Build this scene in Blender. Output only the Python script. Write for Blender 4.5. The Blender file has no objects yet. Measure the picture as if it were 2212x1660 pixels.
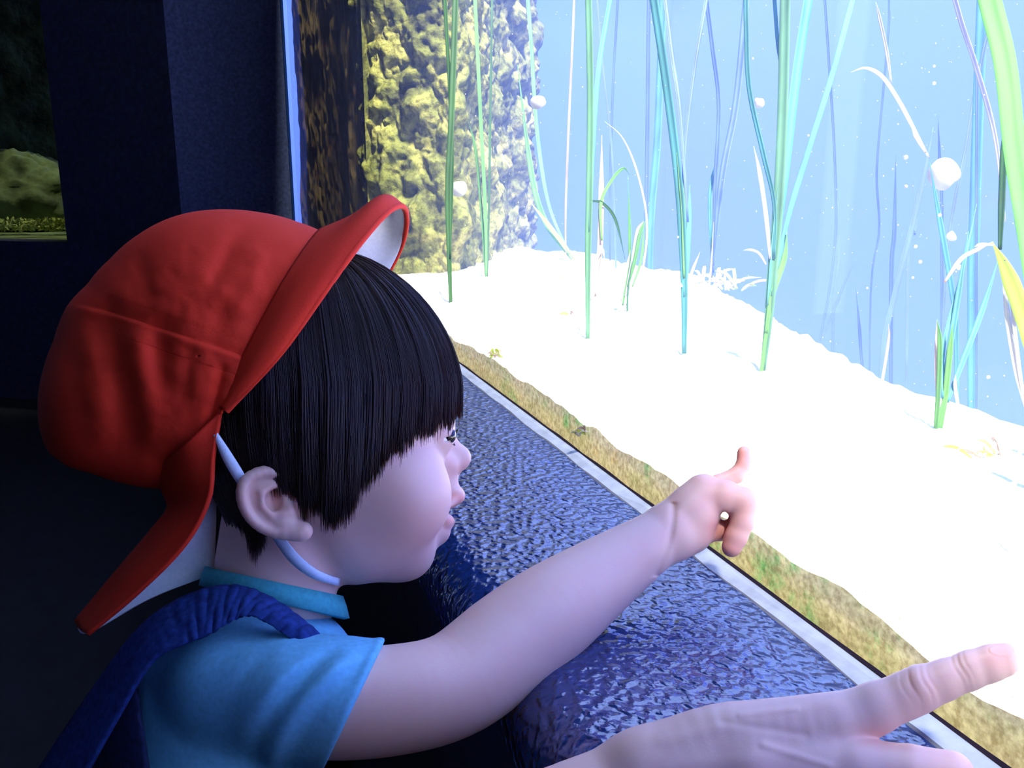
import bpy, bmesh, math, random
import numpy as np
from mathutils import Vector, Matrix

# ------------------------------------------------------------------ camera, sky, sun, exposure
F = 1900.0; CX = 1106.0; CY = 830.0
PITCH = math.radians(13.5)
CAMZ = 0.85
LEDGE = CAMZ - 0.25
sc = bpy.context.scene
cam_d = bpy.data.cameras.new('camera'); cam = bpy.data.objects.new('camera', cam_d)
sc.collection.objects.link(cam); sc.camera = cam
cam_d.sensor_width = 36.0; cam_d.lens = 36.0 * F / 2212.0
cam_d.clip_start = 0.01
cam.location = (0, 0, CAMZ); cam.rotation_euler = (math.radians(90) - PITCH, 0, 0)

sc.view_settings.view_transform = 'Standard'; sc.view_settings.look = 'None'
sc.view_settings.gamma = 1.0; sc.view_settings.use_curve_mapping = False
sc.view_settings.exposure = 0.08
sc.cycles.use_denoising = True
sc.cycles.max_bounces = 10; sc.cycles.diffuse_bounces = 4; sc.cycles.glossy_bounces = 3
sc.cycles.transmission_bounces = 6; sc.cycles.transparent_max_bounces = 24; sc.cycles.volume_bounces = 1
sc.cycles.caustics_reflective = False; sc.cycles.caustics_refractive = False
sc.cycles.sample_clamp_indirect = 12.0

world = bpy.data.worlds.new('sky'); sc.world = world; world.use_nodes = True
wn = world.node_tree.nodes; bg = wn['Background']
bg.inputs[0].default_value = (0.42, 0.56, 1.0, 1); bg.inputs[1].default_value = 4.2

TH = math.atan(666.0 / (F / math.cos(PITCH)))
DX, DY = -math.sin(TH), math.cos(TH)            # along the window, away from the camera
NX, NY = math.cos(TH), math.sin(TH)             # through the window, into the tank
def G(s, n, z): return Vector((DX*s + NX*n, DY*s + NY*n, z))

sun_d = bpy.data.lights.new('sun', 'SUN'); sun = bpy.data.objects.new('sun', sun_d)
sc.collection.objects.link(sun)
sun_d.energy = 30.0; sun_d.color = (1.0, 0.95, 0.85); sun_d.angle = math.radians(7.0)
_el = math.radians(58)
_h = G(1.0, 0.0, 0)
_dir = Vector((_h.x*math.cos(_el), _h.y*math.cos(_el), -math.sin(_el)))
sun.rotation_euler = _dir.to_track_quat('-Z', 'Y').to_euler()

# ------------------------------------------------------------------ projection helpers
cp, sp = math.cos(PITCH), math.sin(PITCH)
def ray(px, py):
    x = (px - CX) / F; y = (py - CY) / F
    return Vector((x, cp - y*sp, -sp - y*cp))
def P(px, py, d):
    return Vector((0, 0, CAMZ)) + ray(px, py) * d
def Pz(px, py, z):
    r = ray(px, py); return P(px, py, (z - CAMZ) / r.z)
def Pn(px, py, n):
    r = ray(px, py); return P(px, py, n / (NX*r.x + NY*r.y))
def SN(v): return DX*v.x + DY*v.y, NX*v.x + NY*v.y
def depth_of(v): return v.y*cp - (v.z - CAMZ)*sp
def Pxyw(A, Dref):
    """(N,3) px, py, w (px units towards the viewer) -> world"""
    A = np.asarray(A, dtype=np.float64)
    d = Dref - A[:, 2]*Dref/F
    x = (A[:, 0] - CX)/F; y = (A[:, 1] - CY)/F
    return np.stack([x*d, (cp - y*sp)*d, CAMZ + (-sp - y*cp)*d], 1)

# ------------------------------------------------------------------ object helpers
def mesh_obj(name, verts, faces, mat=None, parent=None, smooth=True):
    me = bpy.data.meshes.new(name)
    verts = np.asarray([tuple(v) for v in verts] if not isinstance(verts, np.ndarray) else verts, dtype=np.float32)
    if isinstance(faces, np.ndarray):
        k = faces.shape[1]; nf = len(faces)
        me.vertices.add(len(verts)); me.vertices.foreach_set('co', verts.ravel())
        me.loops.add(nf*k); me.loops.foreach_set('vertex_index', faces.ravel().astype(np.int32))
        me.polygons.add(nf); me.polygons.foreach_set('loop_start', np.arange(0, nf*k, k, dtype=np.int32))
        me.update(calc_edges=True); me.validate()
    else:
        me.from_pydata([tuple(map(float, v)) for v in verts], [], faces)
    if smooth:
        me.polygons.foreach_set('use_smooth', [True]*len(me.polygons))
    if mat: me.materials.append(mat)
    o = bpy.data.objects.new(name, me); sc.collection.objects.link(o)
    if parent: adopt(o, parent)
    return o
def adopt(o, parent):
    o.parent = parent
    o.matrix_parent_inverse = Matrix.Translation(parent.location).inverted()
def tag(o, label=None, cat=None, group=None, kind=None):
    if label: o['label'] = label
    if cat: o['category'] = cat
    if group: o['group'] = group
    if kind: o['kind'] = kind
    return o
def thing(name, loc, label, cat, group=None):
    o = bpy.data.objects.new(name, None); sc.collection.objects.link(o); o.location = loc
    o.empty_display_size = 0.05
    return tag(o, label, cat, group)
def box_pts(p0, p1, p2, p3, z0, z1):
    v = [Vector((p.x, p.y, z0)) for p in (p0, p1, p2, p3)] + [Vector((p.x, p.y, z1)) for p in (p0, p1, p2, p3)]
    f = [(3, 2, 1, 0), (4, 5, 6, 7), (0, 1, 5, 4), (1, 2, 6, 5), (2, 3, 7, 6), (3, 0, 4, 7)]
    return v, f
def gbox(name, s0, s1, n0, n1, z0, z1, mat, kind=None, parent=None):
    v, f = box_pts(G(s0, n0, 0), G(s0, n1, 0), G(s1, n1, 0), G(s1, n0, 0), z0, z1)
    o = mesh_obj(name, v, f, mat, parent, smooth=False)
    bm = bmesh.new(); bm.from_mesh(o.data); bmesh.ops.recalc_face_normals(bm, faces=bm.faces); bm.to_mesh(o.data); bm.free()
    if kind: o['kind'] = kind
    return o
def grid_faces(nu, nv, closed_u=False):
    i = np.arange(nu if closed_u else nu-1); j = np.arange(nv-1)
    I, J = np.meshgrid(i, j, indexing='ij'); I2 = (I+1) % nu
    return np.stack([I*nv+J, I2*nv+J, I2*nv+J+1, I*nv+J+1], -1).reshape(-1, 4)
def catmull(pts, n):
    """resample a control polyline (k, dims) smoothly to n rows"""
    p = np.asarray(pts, float); k = len(p)
    if k == 2:
        t = np.linspace(0, 1, n)[:, None]; return p[0]*(1-t) + p[1]*t
    q = np.vstack([2*p[0]-p[1], p, 2*p[-1]-p[-2]])
    u = np.linspace(0, k-1-1e-9, n); i = u.astype(int); t = (u-i)[:, None]
    a, b, c, d = q[i], q[i+1], q[i+2], q[i+3]
    return 0.5*((2*b) + (c-a)*t + (2*a-5*b+4*c-d)*t*t + (3*b-a-3*c+d)*t**3)

# numpy value noise
_rs = np.random.RandomState(7); _tab = _rs.rand(64, 64, 64).astype(np.float32)
def vnoise(x, y, z):
    xi = np.floor(x).astype(int); yi = np.floor(y).astype(int); zi = np.floor(z).astype(int)
    fx = x-xi; fy = y-yi; fz = z-zi
    fx = fx*fx*(3-2*fx); fy = fy*fy*(3-2*fy); fz = fz*fz*(3-2*fz)
    r = 0
    for a in (0, 1):
        for b in (0, 1):
            for c in (0, 1):
                w = (fx if a else 1-fx)*(fy if b else 1-fy)*(fz if c else 1-fz)
                r = r + w*_tab[(xi+a) & 63, (yi+b) & 63, (zi+c) & 63]
    return r*2-1
def fbm(x, y, z, o=4):
    r = 0; a = 1.0
    for k in range(o):
        r = r + a*vnoise(x*2**k+k*7.3, y*2**k+k*3.1, z*2**k+k*5.7); a *= 0.5
    return r

# ------------------------------------------------------------------ materials
def new_mat(name):
    m = bpy.data.materials.new(name); m.use_nodes = True
    return m, m.node_tree, m.node_tree.nodes['Principled BSDF']
def ramp(nt, fac, stops):
    r = nt.nodes.new('ShaderNodeValToRGB'); cr = r.color_ramp
    while len(cr.elements) < len(stops): cr.elements.new(0.5)
    for e, (p, c) in zip(cr.elements, stops):
        e.position = p; e.color = (*c, 1)
    nt.links.new(fac, r.inputs[0]); return r.outputs[0]
def noise(nt, scale, detail=4, rough=0.5, vec=None, stretch=None, kind='Object'):
    tc = nt.nodes.new('ShaderNodeTexCoord')
    src = tc.outputs[kind]
    if stretch:
        mp = nt.nodes.new('ShaderNodeMapping'); mp.inputs['Scale'].default_value = stretch
        nt.links.new(src, mp.inputs[0]); src = mp.outputs[0]
    n = nt.nodes.new('ShaderNodeTexNoise'); n.inputs['Scale'].default_value = scale
    n.inputs['Detail'].default_value = detail; n.inputs['Roughness'].default_value = rough
    nt.links.new(src, n.inputs['Vector']); return n.outputs[0]
def bump(nt, b, h, strength=0.3, dist=0.001):
    n = nt.nodes.new('ShaderNodeBump'); n.inputs['Strength'].default_value = strength
    n.inputs['Distance'].default_value = dist
    nt.links.new(h, n.inputs['Height']); nt.links.new(n.outputs[0], b.inputs['Normal']); return n
def simple(name, col, rough=0.6, spec=0.5, nscale=None, namp=0.15, bmp=None, stretch=None):
    m, nt, b = new_mat(name)
    b.inputs['Roughness'].default_value = rough; b.inputs['Specular IOR Level'].default_value = spec
    b.inputs['Base Color'].default_value = (*col, 1)
    if nscale:
        h = noise(nt, nscale, stretch=stretch)
        lo = tuple(c*(1-namp) for c in col); hi = tuple(min(1, c*(1+namp)) for c in col)
        nt.links.new(ramp(nt, h, [(0.3, lo), (0.7, hi)]), b.inputs['Base Color'])
        if bmp: bump(nt, b, h, bmp[0], bmp[1])
    return m
WATER = 0.14; HB = 3.8; NHAIR = 12000
# ------------------------------------------------------------------ setting
NG = 0.304                      # the pane's room side
SEND = 3.35                     # far end of the window
M_wall = simple('dark_painted_wall', (0.026, 0.032, 0.058), 0.75, 0.3, 60, 0.3, (0.2, 0.001))
M_post = simple('navy_post_lit_face', (0.055, 0.075, 0.17), 0.7, 0.3, 90, 0.35, (0.25, 0.001))  # post face turned to the window, its lit tone put into the colour
M_floor = simple('dark_floor', (0.010, 0.011, 0.015), 0.7, 0.3, 20, 0.3)
M_ceil = simple('dark_ceiling', (0.02, 0.022, 0.03), 0.8, 0.2, 20, 0.2)
M_blue = simple('blue_painted_edge', (0.008, 0.035, 0.15), 0.8, 0.1, 50, 0.1)
M_conc = simple('tank_concrete', (0.35, 0.36, 0.33), 0.9, 0.2, 12, 0.2)

# ledge: dark navy, glossy, hammered
M_ledge, nt, b = new_mat('hammered_ledge')
b.inputs['Base Color'].default_value = (0.014, 0.038, 0.16, 1)
b.inputs['Roughness'].default_value = 0.12; b.inputs['IOR'].default_value = 2.0
h1 = noise(nt, 165, 0.8, 0.45, stretch=(1, 1, 1))
h2 = noise(nt, 420, 2, 0.5)
mx = nt.nodes.new('ShaderNodeMath'); mx.operation = 'MULTIPLY_ADD'; mx.inputs[1].default_value = 0.12
nt.links.new(h2, mx.inputs[0]); nt.links.new(h1, mx.inputs[2])
mr_ = nt.nodes.new('ShaderNodeMapRange'); mr_.interpolation_type = 'SMOOTHSTEP'; mr_.inputs[1].default_value = 0.36; mr_.inputs[2].default_value = 0.90
nt.links.new(mx.outputs[0], mr_.inputs[0])
bump(nt, b, mr_.outputs[0], 1.0, 0.0014)
M_caulk = simple('grey_sealant', (0.42, 0.46, 0.55), 0.6, 0.4, 80, 0.15, (0.3, 0.001))
M_gasket = simple('dark_gasket', (0.03, 0.02, 0.04), 0.5, 0.4)

S0 = -2.4
LW = 0.178
# rounded-front ledge profile in (n, z)
def profile_sweep(name, prof, s0, s1, mat, ns=2, kind='structure', jitter=None):
    k = len(prof); V = []
    for i in range(ns):
        s = s0 + (s1-s0)*i/(ns-1)
        for (n, z) in prof:
            if jitter: dn, dz = jitter(s, n, z)
            else: dn = dz = 0
            V.append(G(s, n+dn, z+dz))
    F_ = [tuple(int(x) for x in f) for f in grid_faces(ns, k)]
    F_ += [(i*k+k-1, i*k, (i+1)*k, (i+1)*k+k-1) for i in range(ns-1)]
    F_ += [tuple(range(k)), tuple(range((ns-1)*k, ns*k))[::-1]]
    o = mesh_obj(name, V, F_, mat, smooth=False)
    bm = bmesh.new(); bm.from_mesh(o.data); bmesh.ops.recalc_face_normals(bm, faces=bm.faces)
    bm.to_mesh(o.data); bm.free()
    if kind: o['kind'] = kind
    return o
R = 0.032
prof = [(NG, LEDGE), (NG, LEDGE-0.04), (NG-LW, LEDGE-0.04)]
prof += [(NG-LW+R-R*math.cos(a), LEDGE-R+R*math.sin(a)) for a in np.linspace(0.0, math.pi/2, 9)]
ledge = profile_sweep('trim_1', prof, S0, SEND, M_ledge)
for p_ in ledge.data.polygons: p_.use_smooth = True
ledge.data.set_sharp_from_angle(angle=math.radians(40))
ledge['label'] = 'dark navy glossy hammered ledge under the tank window'
gbox('wall_right', S0, SEND, NG-LW+0.015, NG+0.001, 0, LEDGE-0.04, M_wall, 'structure')
gbox('wall_right', S0, SEND+0.4, NG-0.10, NG+0.012, 1.95, 2.6, M_wall, 'structure')
def wob(s, n, z):
    return (0.0008*math.sin(s*37)+0.0005*math.sin(s*91+1), 0.0006*math.sin(s*53)) if n < NG-0.008 else (0, 0)
profile_sweep('trim_2', [(NG-0.0005, LEDGE+0.0045), (NG-0.006, LEDGE+0.0035), (NG-0.0125, LEDGE+0.0012), (NG-0.0135, LEDGE-0.001), (NG-0.0005, LEDGE-0.001)],
              S0, SEND, M_caulk, 160, 'structure', wob)
def wob2(s, n, z): return (0.0, 0.0004*math.sin(s*61)+0.0003*math.sin(s*143))
profile_sweep('trim_3', [(NG+0.0, LEDGE+0.0045), (NG-0.0012, LEDGE+0.0062), (NG-0.0022, LEDGE+0.0045), (NG-0.0012, LEDGE+0.003)],
              S0, SEND, M_gasket, 200, 'structure', wob2)

# pane
M_glass, nt, b = new_mat('window_glass'); nt.nodes.remove(b)
tr = nt.nodes.new('ShaderNodeBsdfTransparent'); tr.inputs[0].default_value = (0.97, 0.985, 1.0, 1)
gl = nt.nodes.new('ShaderNodeBsdfGlossy'); gl.inputs['Roughness'].default_value = 0.02
lw = nt.nodes.new('ShaderNodeLayerWeight'); lw.inputs[0].default_value = 0.5
pw = nt.nodes.new('ShaderNodeMath'); pw.operation = 'POWER'; pw.inputs[1].default_value = 6.0
nt.links.new(lw.outputs['Facing'], pw.inputs[0])
fr = nt.nodes.new('ShaderNodeMath'); fr.operation = 'MULTIPLY_ADD'; fr.inputs[1].default_value = 0.45; fr.inputs[2].default_value = 0.015
nt.links.new(pw.outputs[0], fr.inputs[0])
ms = nt.nodes.new('ShaderNodeMixShader'); out = nt.nodes['Material Output']
nt.links.new(fr.outputs[0], ms.inputs[0]); nt.links.new(tr.outputs[0], ms.inputs[1]); nt.links.new(gl.outputs[0], ms.inputs[2])
nt.links.new(ms.outputs[0], out.inputs[0])
pane = gbox('window_1', S0, SEND, NG, NG+0.012, LEDGE-0.03, 1.97, M_glass, 'structure')

# sunlit sandy bank
M_sand, nt, b = new_mat('white_sand')
b.inputs['Roughness'].default_value = 0.95; b.inputs['Specular IOR Level'].default_value = 0.1
h = noise(nt, 35, 6, 0.65); h2 = noise(nt, 7, 4, 0.6)
c1 = ramp(nt, h2, [(0.30, (0.80, 0.77, 0.68)), (0.62, (0.80, 0.78, 0.71)), (0.72, (0.58, 0.55, 0.42))])
nt.links.new(c1, b.inputs['Base Color']); bump(nt, b, h, 0.6, 0.008)
M_band, nt, b = new_mat('sediment_against_pane')
b.inputs['Roughness'].default_value = 0.9
h = noise(nt, 14, 6, 0.7); h2 = noise(nt, 220, 3, 0.6)
c1 = ramp(nt, h, [(0.35, (0.26, 0.58, 0.16)), (0.45, (0.70, 0.62, 0.26)), (0.6, (0.80, 0.66, 0.32)), (0.72, (0.90, 0.60, 0.14))])
c2 = ramp(nt, h2, [(0.35, (0.55, 0.5, 0.45)), (0.65, (1, 1, 1))])
mc = nt.nodes.new('ShaderNodeMixRGB'); mc.blend_type = 'MULTIPLY'; mc.inputs[0].default_value = 1
nt.links.new(c1, mc.inputs[1]); nt.links.new(c2, mc.inputs[2]); nt.links.new(mc.outputs[0], b.inputs['Base Color'])
bump(nt, b, h2, 0.6, 0.003)
tl = nt.nodes.new('ShaderNodeBsdfTranslucent'); nt.links.new(mc.outputs[0], tl.inputs[0])
mxs = nt.nodes.new('ShaderNodeMixShader'); mxs.inputs[0].default_value = 0.6
nt.links.new(b.outputs[0], mxs.inputs[1]); nt.links.new(tl.outputs[0], mxs.inputs[2]); nt.links.new(mxs.outputs[0], nt.nodes['Material Output'].inputs[0])
SANDZ = LEDGE + 0.024
edge_px = [(2700, 1080), (2212, 935), (2080, 885), (1950, 850), (1800, 765), (1640, 680), (1480, 600), (1320, 570), (1230, 552), (1150, 545)]
edge_sn = [SN(Pz(x, y, SANDZ)) for x, y in edge_px]
es = np.array([e[0] for e in edge_sn]); en = np.array([e[1] for e in edge_sn])
es = np.concatenate([[-2.4], es, [4.2]]); en = np.concatenate([[en[0]], en, [en[-1]-0.05]])
nu, nv = 800, 150
S = np.linspace(-2.4, 3.6, nu); V_ = np.linspace(0, 1, nv)
SS, VV = np.meshgrid(S, V_, indexing='ij')
EN = np.interp(SS, es, en)
n0 = NG + 0.0135
flat = VV < 0.62
ns_ = n0+0.022
NN = np.where(flat, ns_ + (EN-ns_)*(VV/0.62), EN + (VV-0.62)/0.38*0.9)
lump = 0.011*fbm(SS*5, NN*5, 0*SS, 4) + 0.003*fbm(SS*40, NN*40, 0*SS+3, 3)
fall = np.clip((NN-EN)/0.9, 0, 1)
ZZ = SANDZ + lump*np.clip((NN-n0)/0.05, 0.25, 1) - 1.5*fall**0.9 - 0.006*np.clip(1-(NN-n0)/0.02, 0, 1)
ZZ += 0.008*np.clip((NN-n0)/(EN-n0), 0, 1)*np.where(flat, 1, 1)
def G_arr(s, n, z): return np.stack([DX*s+NX*n, DY*s+NY*n, z], -1).reshape(-1, 3)
NN[:, 0] = ns_; ZT0 = ZZ[:, 1].copy(); ZZ[:, 0] = LEDGE-0.06
sand = mesh_obj('sand_bank', G_arr(SS, NN, ZZ), grid_faces(nu, nv), M_sand)
tag(sand, 'bright white sunlit sand bank sloping away behind the window', 'sand', kind='stuff')
# vertical section of sediment seen against the pane
zz = np.linspace(0, 1, 14)
SB, TB = np.meshgrid(S, zz, indexing='ij')
topz = ZT0[:, None] + 0.0015 + (0.004*fbm(SB*22, 0*SB, 0*SB+5, 4))
ZB = (LEDGE-0.03)*(1-TB) + topz*TB
NB = n0 - 0.0012 + 0.0006*fbm(SB*60, ZB*120, 0*SB, 3)
band = mesh_obj('sediment_layer', G_arr(SB, NB, ZB), grid_faces(nu, 14), M_band)
tag(band, 'olive and yellow sediment strip pressed against the foot of the window', 'sediment', kind='stuff')
def sand_z(s, n):
    i = int(np.clip((s+2.4)/6.0*(nu-1), 0, nu-1)); col = NN[i]
    return float(np.interp(n, col, ZZ[i]))

# tank shell
M_back, nt, b = new_mat('water_blue_tank_wall')  # the deep water's blue haze is put into the wall colour
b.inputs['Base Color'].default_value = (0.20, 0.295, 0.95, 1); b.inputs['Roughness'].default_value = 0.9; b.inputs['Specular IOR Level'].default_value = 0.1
NB_ = 3.2
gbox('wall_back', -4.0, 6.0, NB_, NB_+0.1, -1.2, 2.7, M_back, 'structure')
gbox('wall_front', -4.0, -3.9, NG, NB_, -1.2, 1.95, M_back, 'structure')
M_deep = simple('dimmed_blue_tank_wall', (0.03, 0.07, 0.50), 0.9, 0.1)  # darker copy of the back wall blue, offsetting the direct sun it catches
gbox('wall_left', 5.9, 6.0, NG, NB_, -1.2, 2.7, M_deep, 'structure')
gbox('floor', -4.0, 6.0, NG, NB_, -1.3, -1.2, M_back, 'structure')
gbox('wall_right', -4.0, S0, NG, NG+0.012, -1.2, 2.6, M_wall, 'structure')
gbox('wall_right', S0, 6.0, NG+0.002, NG+0.011, -1.2, LEDGE-0.031, M_wall, 'structure')

# water body
if WATER:
    M_water, nt, b = new_mat('tank_water'); nt.nodes.remove(b)
    vs = nt.nodes.new('ShaderNodeVolumePrincipled')
    vs.inputs['Color'].default_value = (0.30, 0.41, 1.0, 1); vs.inputs['Density'].default_value = WATER
    vs.inputs['Anisotropy'].default_value = 0.2
    nt.links.new(vs.outputs[0], nt.nodes['Material Output'].inputs['Volume'])
    water = gbox('tank_water', -3.85, 5.85, NG+0.0125, NB_-0.005, -1.19, 1.80, M_water)
    tag(water, 'clear bluish water filling the tank behind the window', 'water', kind='stuff')

# room shell
gbox('floor', -2.2, 4.5, -3.2, NG, -0.1, 0.0, M_floor, 'structure')
gbox('ceiling', -2.2, 4.5, -3.2, NG, 2.4, 2.5, M_ceil, 'structure')
gbox('wall_front', -2.2, -2.1, -3.2, NG, 0, 2.5, M_wall, 'structure')
gbox('wall_left', -2.2, 4.5, -3.2, -3.1, 0, 2.5, M_wall, 'structure')
gbox('wall_right', -2.2, S0, NG-0.03, NG, 0, 2.5, M_wall, 'structure')
# ------------------------------------------------------------------ implicit surfaces
def sdf_mesh(fn, lo, hi, h, pad=1.8):
    """surface nets of fn(x,y,w)<0 inside a box; fn is evaluated sparsely"""
    B = 6
    nb = [int(math.ceil((hi[k]-lo[k])/(h*B))) for k in range(3)]
    n = [b*B+1 for b in nb]
    cs = h*B
    ax = [lo[k] + (np.arange(nb[k])+0.5)*cs for k in range(3)]
    X, Y, Z = np.meshgrid(*ax, indexing='ij')
    fc = fn(X.ravel(), Y.ravel(), Z.ravel()).reshape(nb)
    act = np.abs(fc) < cs*0.87*pad
    F_ = np.repeat(np.repeat(np.repeat(fc, B, 0), B, 1), B, 2).astype(np.float32)
    F_ = np.pad(F_, ((0, 1), (0, 1), (0, 1)), mode='edge')
    m = np.repeat(np.repeat(np.repeat(act, B, 0), B, 1), B, 2)
    m = np.pad(m, ((0, 1), (0, 1), (0, 1)), mode='constant')
    m[1:, :, :] |= m[:-1, :, :]; m[:, 1:, :] |= m[:, :-1, :]; m[:, :, 1:] |= m[:, :, :-1]
    I = np.nonzero(m)
    CH = 400000
    for k in range(0, len(I[0]), CH):
        a, b, c = I[0][k:k+CH], I[1][k:k+CH], I[2][k:k+CH]
        F_[a, b, c] = fn(lo[0]+a*h, lo[1]+b*h, lo[2]+c*h)
    S_ = F_ < 0
    cnt = np.zeros([q-1 for q in n], np.int8)
    for a in (0, 1):
        for b in (0, 1):
            for c in (0, 1):
                cnt += S_[a:n[0]-1+a, b:n[1]-1+b, c:n[2]-1+c]
    C = np.nonzero((cnt > 0) & (cnt < 8))
    ci = np.stack(C, 1)
    idx = np.full([q-1 for q in n], -1, np.int32); idx[C] = np.arange(len(ci))
    acc = np.zeros((len(ci), 3)); num = np.zeros(len(ci))
    cor = [(a, b, c) for a in (0, 1) for b in (0, 1) for c in (0, 1)]
    for p in cor:
        for k in range(3):
            if p[k]: continue
            q = list(p); q[k] = 1
            f0 = F_[ci[:, 0]+p[0], ci[:, 1]+p[1], ci[:, 2]+p[2]]; f1 = F_[ci[:, 0]+q[0], ci[:, 1]+q[1], ci[:, 2]+q[2]]
            cr = (f0 < 0) != (f1 < 0)
            t = np.where(cr, f0/np.where(cr, f0-f1, 1), 0)
            for j in range(3):
                acc[:, j] += np.where(cr, p[j] + (t if j == k else 0), 0)
            num += cr
    V = ci + acc/num[:, None]
    V = np.stack([lo[j]+V[:, j]*h for j in range(3)], 1)
    faces = []
    for k in range(3):
        sl0 = [slice(1, -1)]*3; sl1 = [slice(1, -1)]*3
        sl0[k] = slice(0, n[k]-1); sl1[k] = slice(1, n[k])
        s0 = S_[tuple(sl0)]; s1 = S_[tuple(sl1)]
        e = np.stack(np.nonzero(s0 != s1), 1)
        if not len(e): continue
        flip = s0[tuple(e.T)]
        g = e.copy()
        for j in range(3):
            if j != k: g[:, j] += 1
        i1, i2 = [j for j in range(3) if j != k]
        def at(d1, d2):
            q = g.copy(); q[:, i1] -= d1; q[:, i2] -= d2
            return idx[tuple(q.T)]
        quad = np.stack([at(1, 1), at(0, 1), at(0, 0), at(1, 0)], 1)
        if k == 1: flip = ~flip
        quad[flip] = quad[flip][:, ::-1]
        faces.append(quad)
    Fc = np.concatenate(faces); Fc = Fc[(Fc >= 0).all(1)]
    return V, Fc
def smin(a, b, k):
    h = np.clip(0.5 + 0.5*(b-a)/k, 0, 1)
    return b*(1-h) + a*h - k*h*(1-h)
def smax(a, b, k): return -smin(-a, -b, k)
def sph(p, c, r): return np.sqrt((p[0]-c[0])**2+(p[1]-c[1])**2+(p[2]-c[2])**2) - r
def ell(p, c, r):
    x, y, z = (p[0]-c[0])/r[0], (p[1]-c[1])/r[1], (p[2]-c[2])/r[2]
    k0 = np.sqrt(x*x+y*y+z*z)+1e-6; k1 = np.sqrt((x/r[0])**2+(y/r[1])**2+(z/r[2])**2)+1e-9
    return k0*(k0-1)/k1
def cap(p, a, b, ra, rb):
    d = [b[i]-a[i] for i in range(3)]; L2 = sum(q*q for q in d)+1e-9
    pr = sum((p[i]-a[i])*d[i] for i in range(3)); L = math.sqrt(L2); k = max(-0.9, min(0.9, (ra-rb)/L))
    q2 = sum((p[i]-a[i])**2 for i in range(3)) - pr*pr/L2
    t = np.clip(pr/L2 - k/math.sqrt(1-k*k)*np.sqrt(np.maximum(q2, 0))/L, 0, 1)
    return np.sqrt(sum((p[i]-a[i]-t*d[i])**2 for i in range(3))) - (ra+(rb-ra)*t)
def chain(p, pts, k=8):
    r = None
    for a, b in zip(pts[:-1], pts[1:]):
        c = cap(p, a[:3], b[:3], a[3], b[3]); r = c if r is None else smin(r, c, k)
    return r
def sdf_obj(name, fn, lo, hi, h, Dref, mat, parent=None, tint=None, rough=None):
    V, Fc = sdf_mesh(fn, lo, hi, h)
    W = Pxyw(V, Dref)
    o = mesh_obj(name, W, Fc[:, ::-1], mat, parent)
    if tint is not None:
        a = o.data.attributes.new('tint', 'FLOAT', 'POINT')
        a.data.foreach_set('value', tint(V[:, 0], V[:, 1], V[:, 2]).astype(np.float32))
    return o
def sheet(name, rows, nu, nv, Dref, mats, parent=None, thick=0.0025, warp=None, closed=False):
    """rows: list of rows of (x,y,w) control points -> smooth solid sheet"""
    R_ = np.array([catmull(r, nu) for r in rows])          # (k, nu, 3)
    A = np.array([catmull(R_[:, i], nv) for i in range(nu)])  # (nu, nv, 3)
    if warp is not None: A = warp(A)
    W = Pxyw(A.reshape(-1, 3), Dref)
    o = mesh_obj(name, W, grid_faces(nu, nv), mats[0], parent)
    for m in mats[1:]: o.data.materials.append(m)
    md = o.modifiers.new('thickness', 'SOLIDIFY'); md.thickness = thick; md.offset = 0
    if len(mats) > 1: md.material_offset = 1; md.material_offset_rim = 0
    return o
# ------------------------------------------------------------------ skin, cloth and hair materials
def skin_mat(name, base, red, sss=0.35):
    m, nt, b = new_mat(name)
    at = nt.nodes.new('ShaderNodeAttribute'); at.attribute_name = 'tint'
    n1 = noise(nt, 60, 5, 0.6)
    mr = nt.nodes.new('ShaderNodeMath'); mr.operation = 'MULTIPLY_ADD'; mr.inputs[1].default_value = 0.25; mr.use_clamp = True
    nt.links.new(n1, mr.inputs[0]); nt.links.new(at.outputs['Fac'], mr.inputs[2])
    c = ramp(nt, mr.outputs[0], [(0.10, base), (0.95, red)])
    nt.links.new(c, b.inputs['Base Color'])
    b.inputs['Roughness'].default_value = 0.5; b.inputs['Specular IOR Level'].default_value = 0.35
    b.inputs['Subsurface Weight'].default_value = sss; b.inputs['Subsurface Radius'].default_value = (1.0, 0.3, 0.15)
    b.inputs['Subsurface Scale'].default_value = 0.006
    bump(nt, b, noise(nt, 900, 3, 0.6), 0.12, 0.0004)
    return m
M_skin = skin_mat('child_skin', (0.72, 0.47, 0.40), (0.72, 0.20, 0.16))
M_skin2 = skin_mat('adult_skin', (0.74, 0.50, 0.42), (0.74, 0.26, 0.20), 0.25)
M_hair, nt, b = new_mat('black_hair')
b.inputs['Base Color'].default_value = (0.020, 0.017, 0.022, 1); b.inputs['Roughness'].default_value = 0.5; b.inputs['Specular IOR Level'].default_value = 0.35
tl = nt.nodes.new('ShaderNodeBsdfTranslucent'); tl.inputs[0].default_value = (0.42, 0.17, 0.07, 1)
mxs = nt.nodes.new('ShaderNodeMixShader'); mxs.inputs[0].default_value = 0.3
nt.links.new(b.outputs[0], mxs.inputs[1]); nt.links.new(tl.outputs[0], mxs.inputs[2]); nt.links.new(mxs.outputs[0], nt.nodes['Material Output'].inputs[0])
M_red, nt, b = new_mat('red_twill')
wv = noise(nt, 500, 2, 0.5, stretch=(1, 3, 1)); n2 = noise(nt, 14, 3, 0.5)
nt.links.new(ramp(nt, n2, [(0.3, (0.60, 0.026, 0.010)), (0.7, (0.70, 0.036, 0.014))]), b.inputs['Base Color'])
b.inputs['Roughness'].default_value = 0.8; b.inputs['Specular IOR Level'].default_value = 0.2
bump(nt, b, wv, 0.25, 0.0005)
M_white = simple('white_twill', (0.90, 0.90, 0.90), 0.85, 0.2, 500, 0.05, (0.2, 0.0004))
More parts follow.
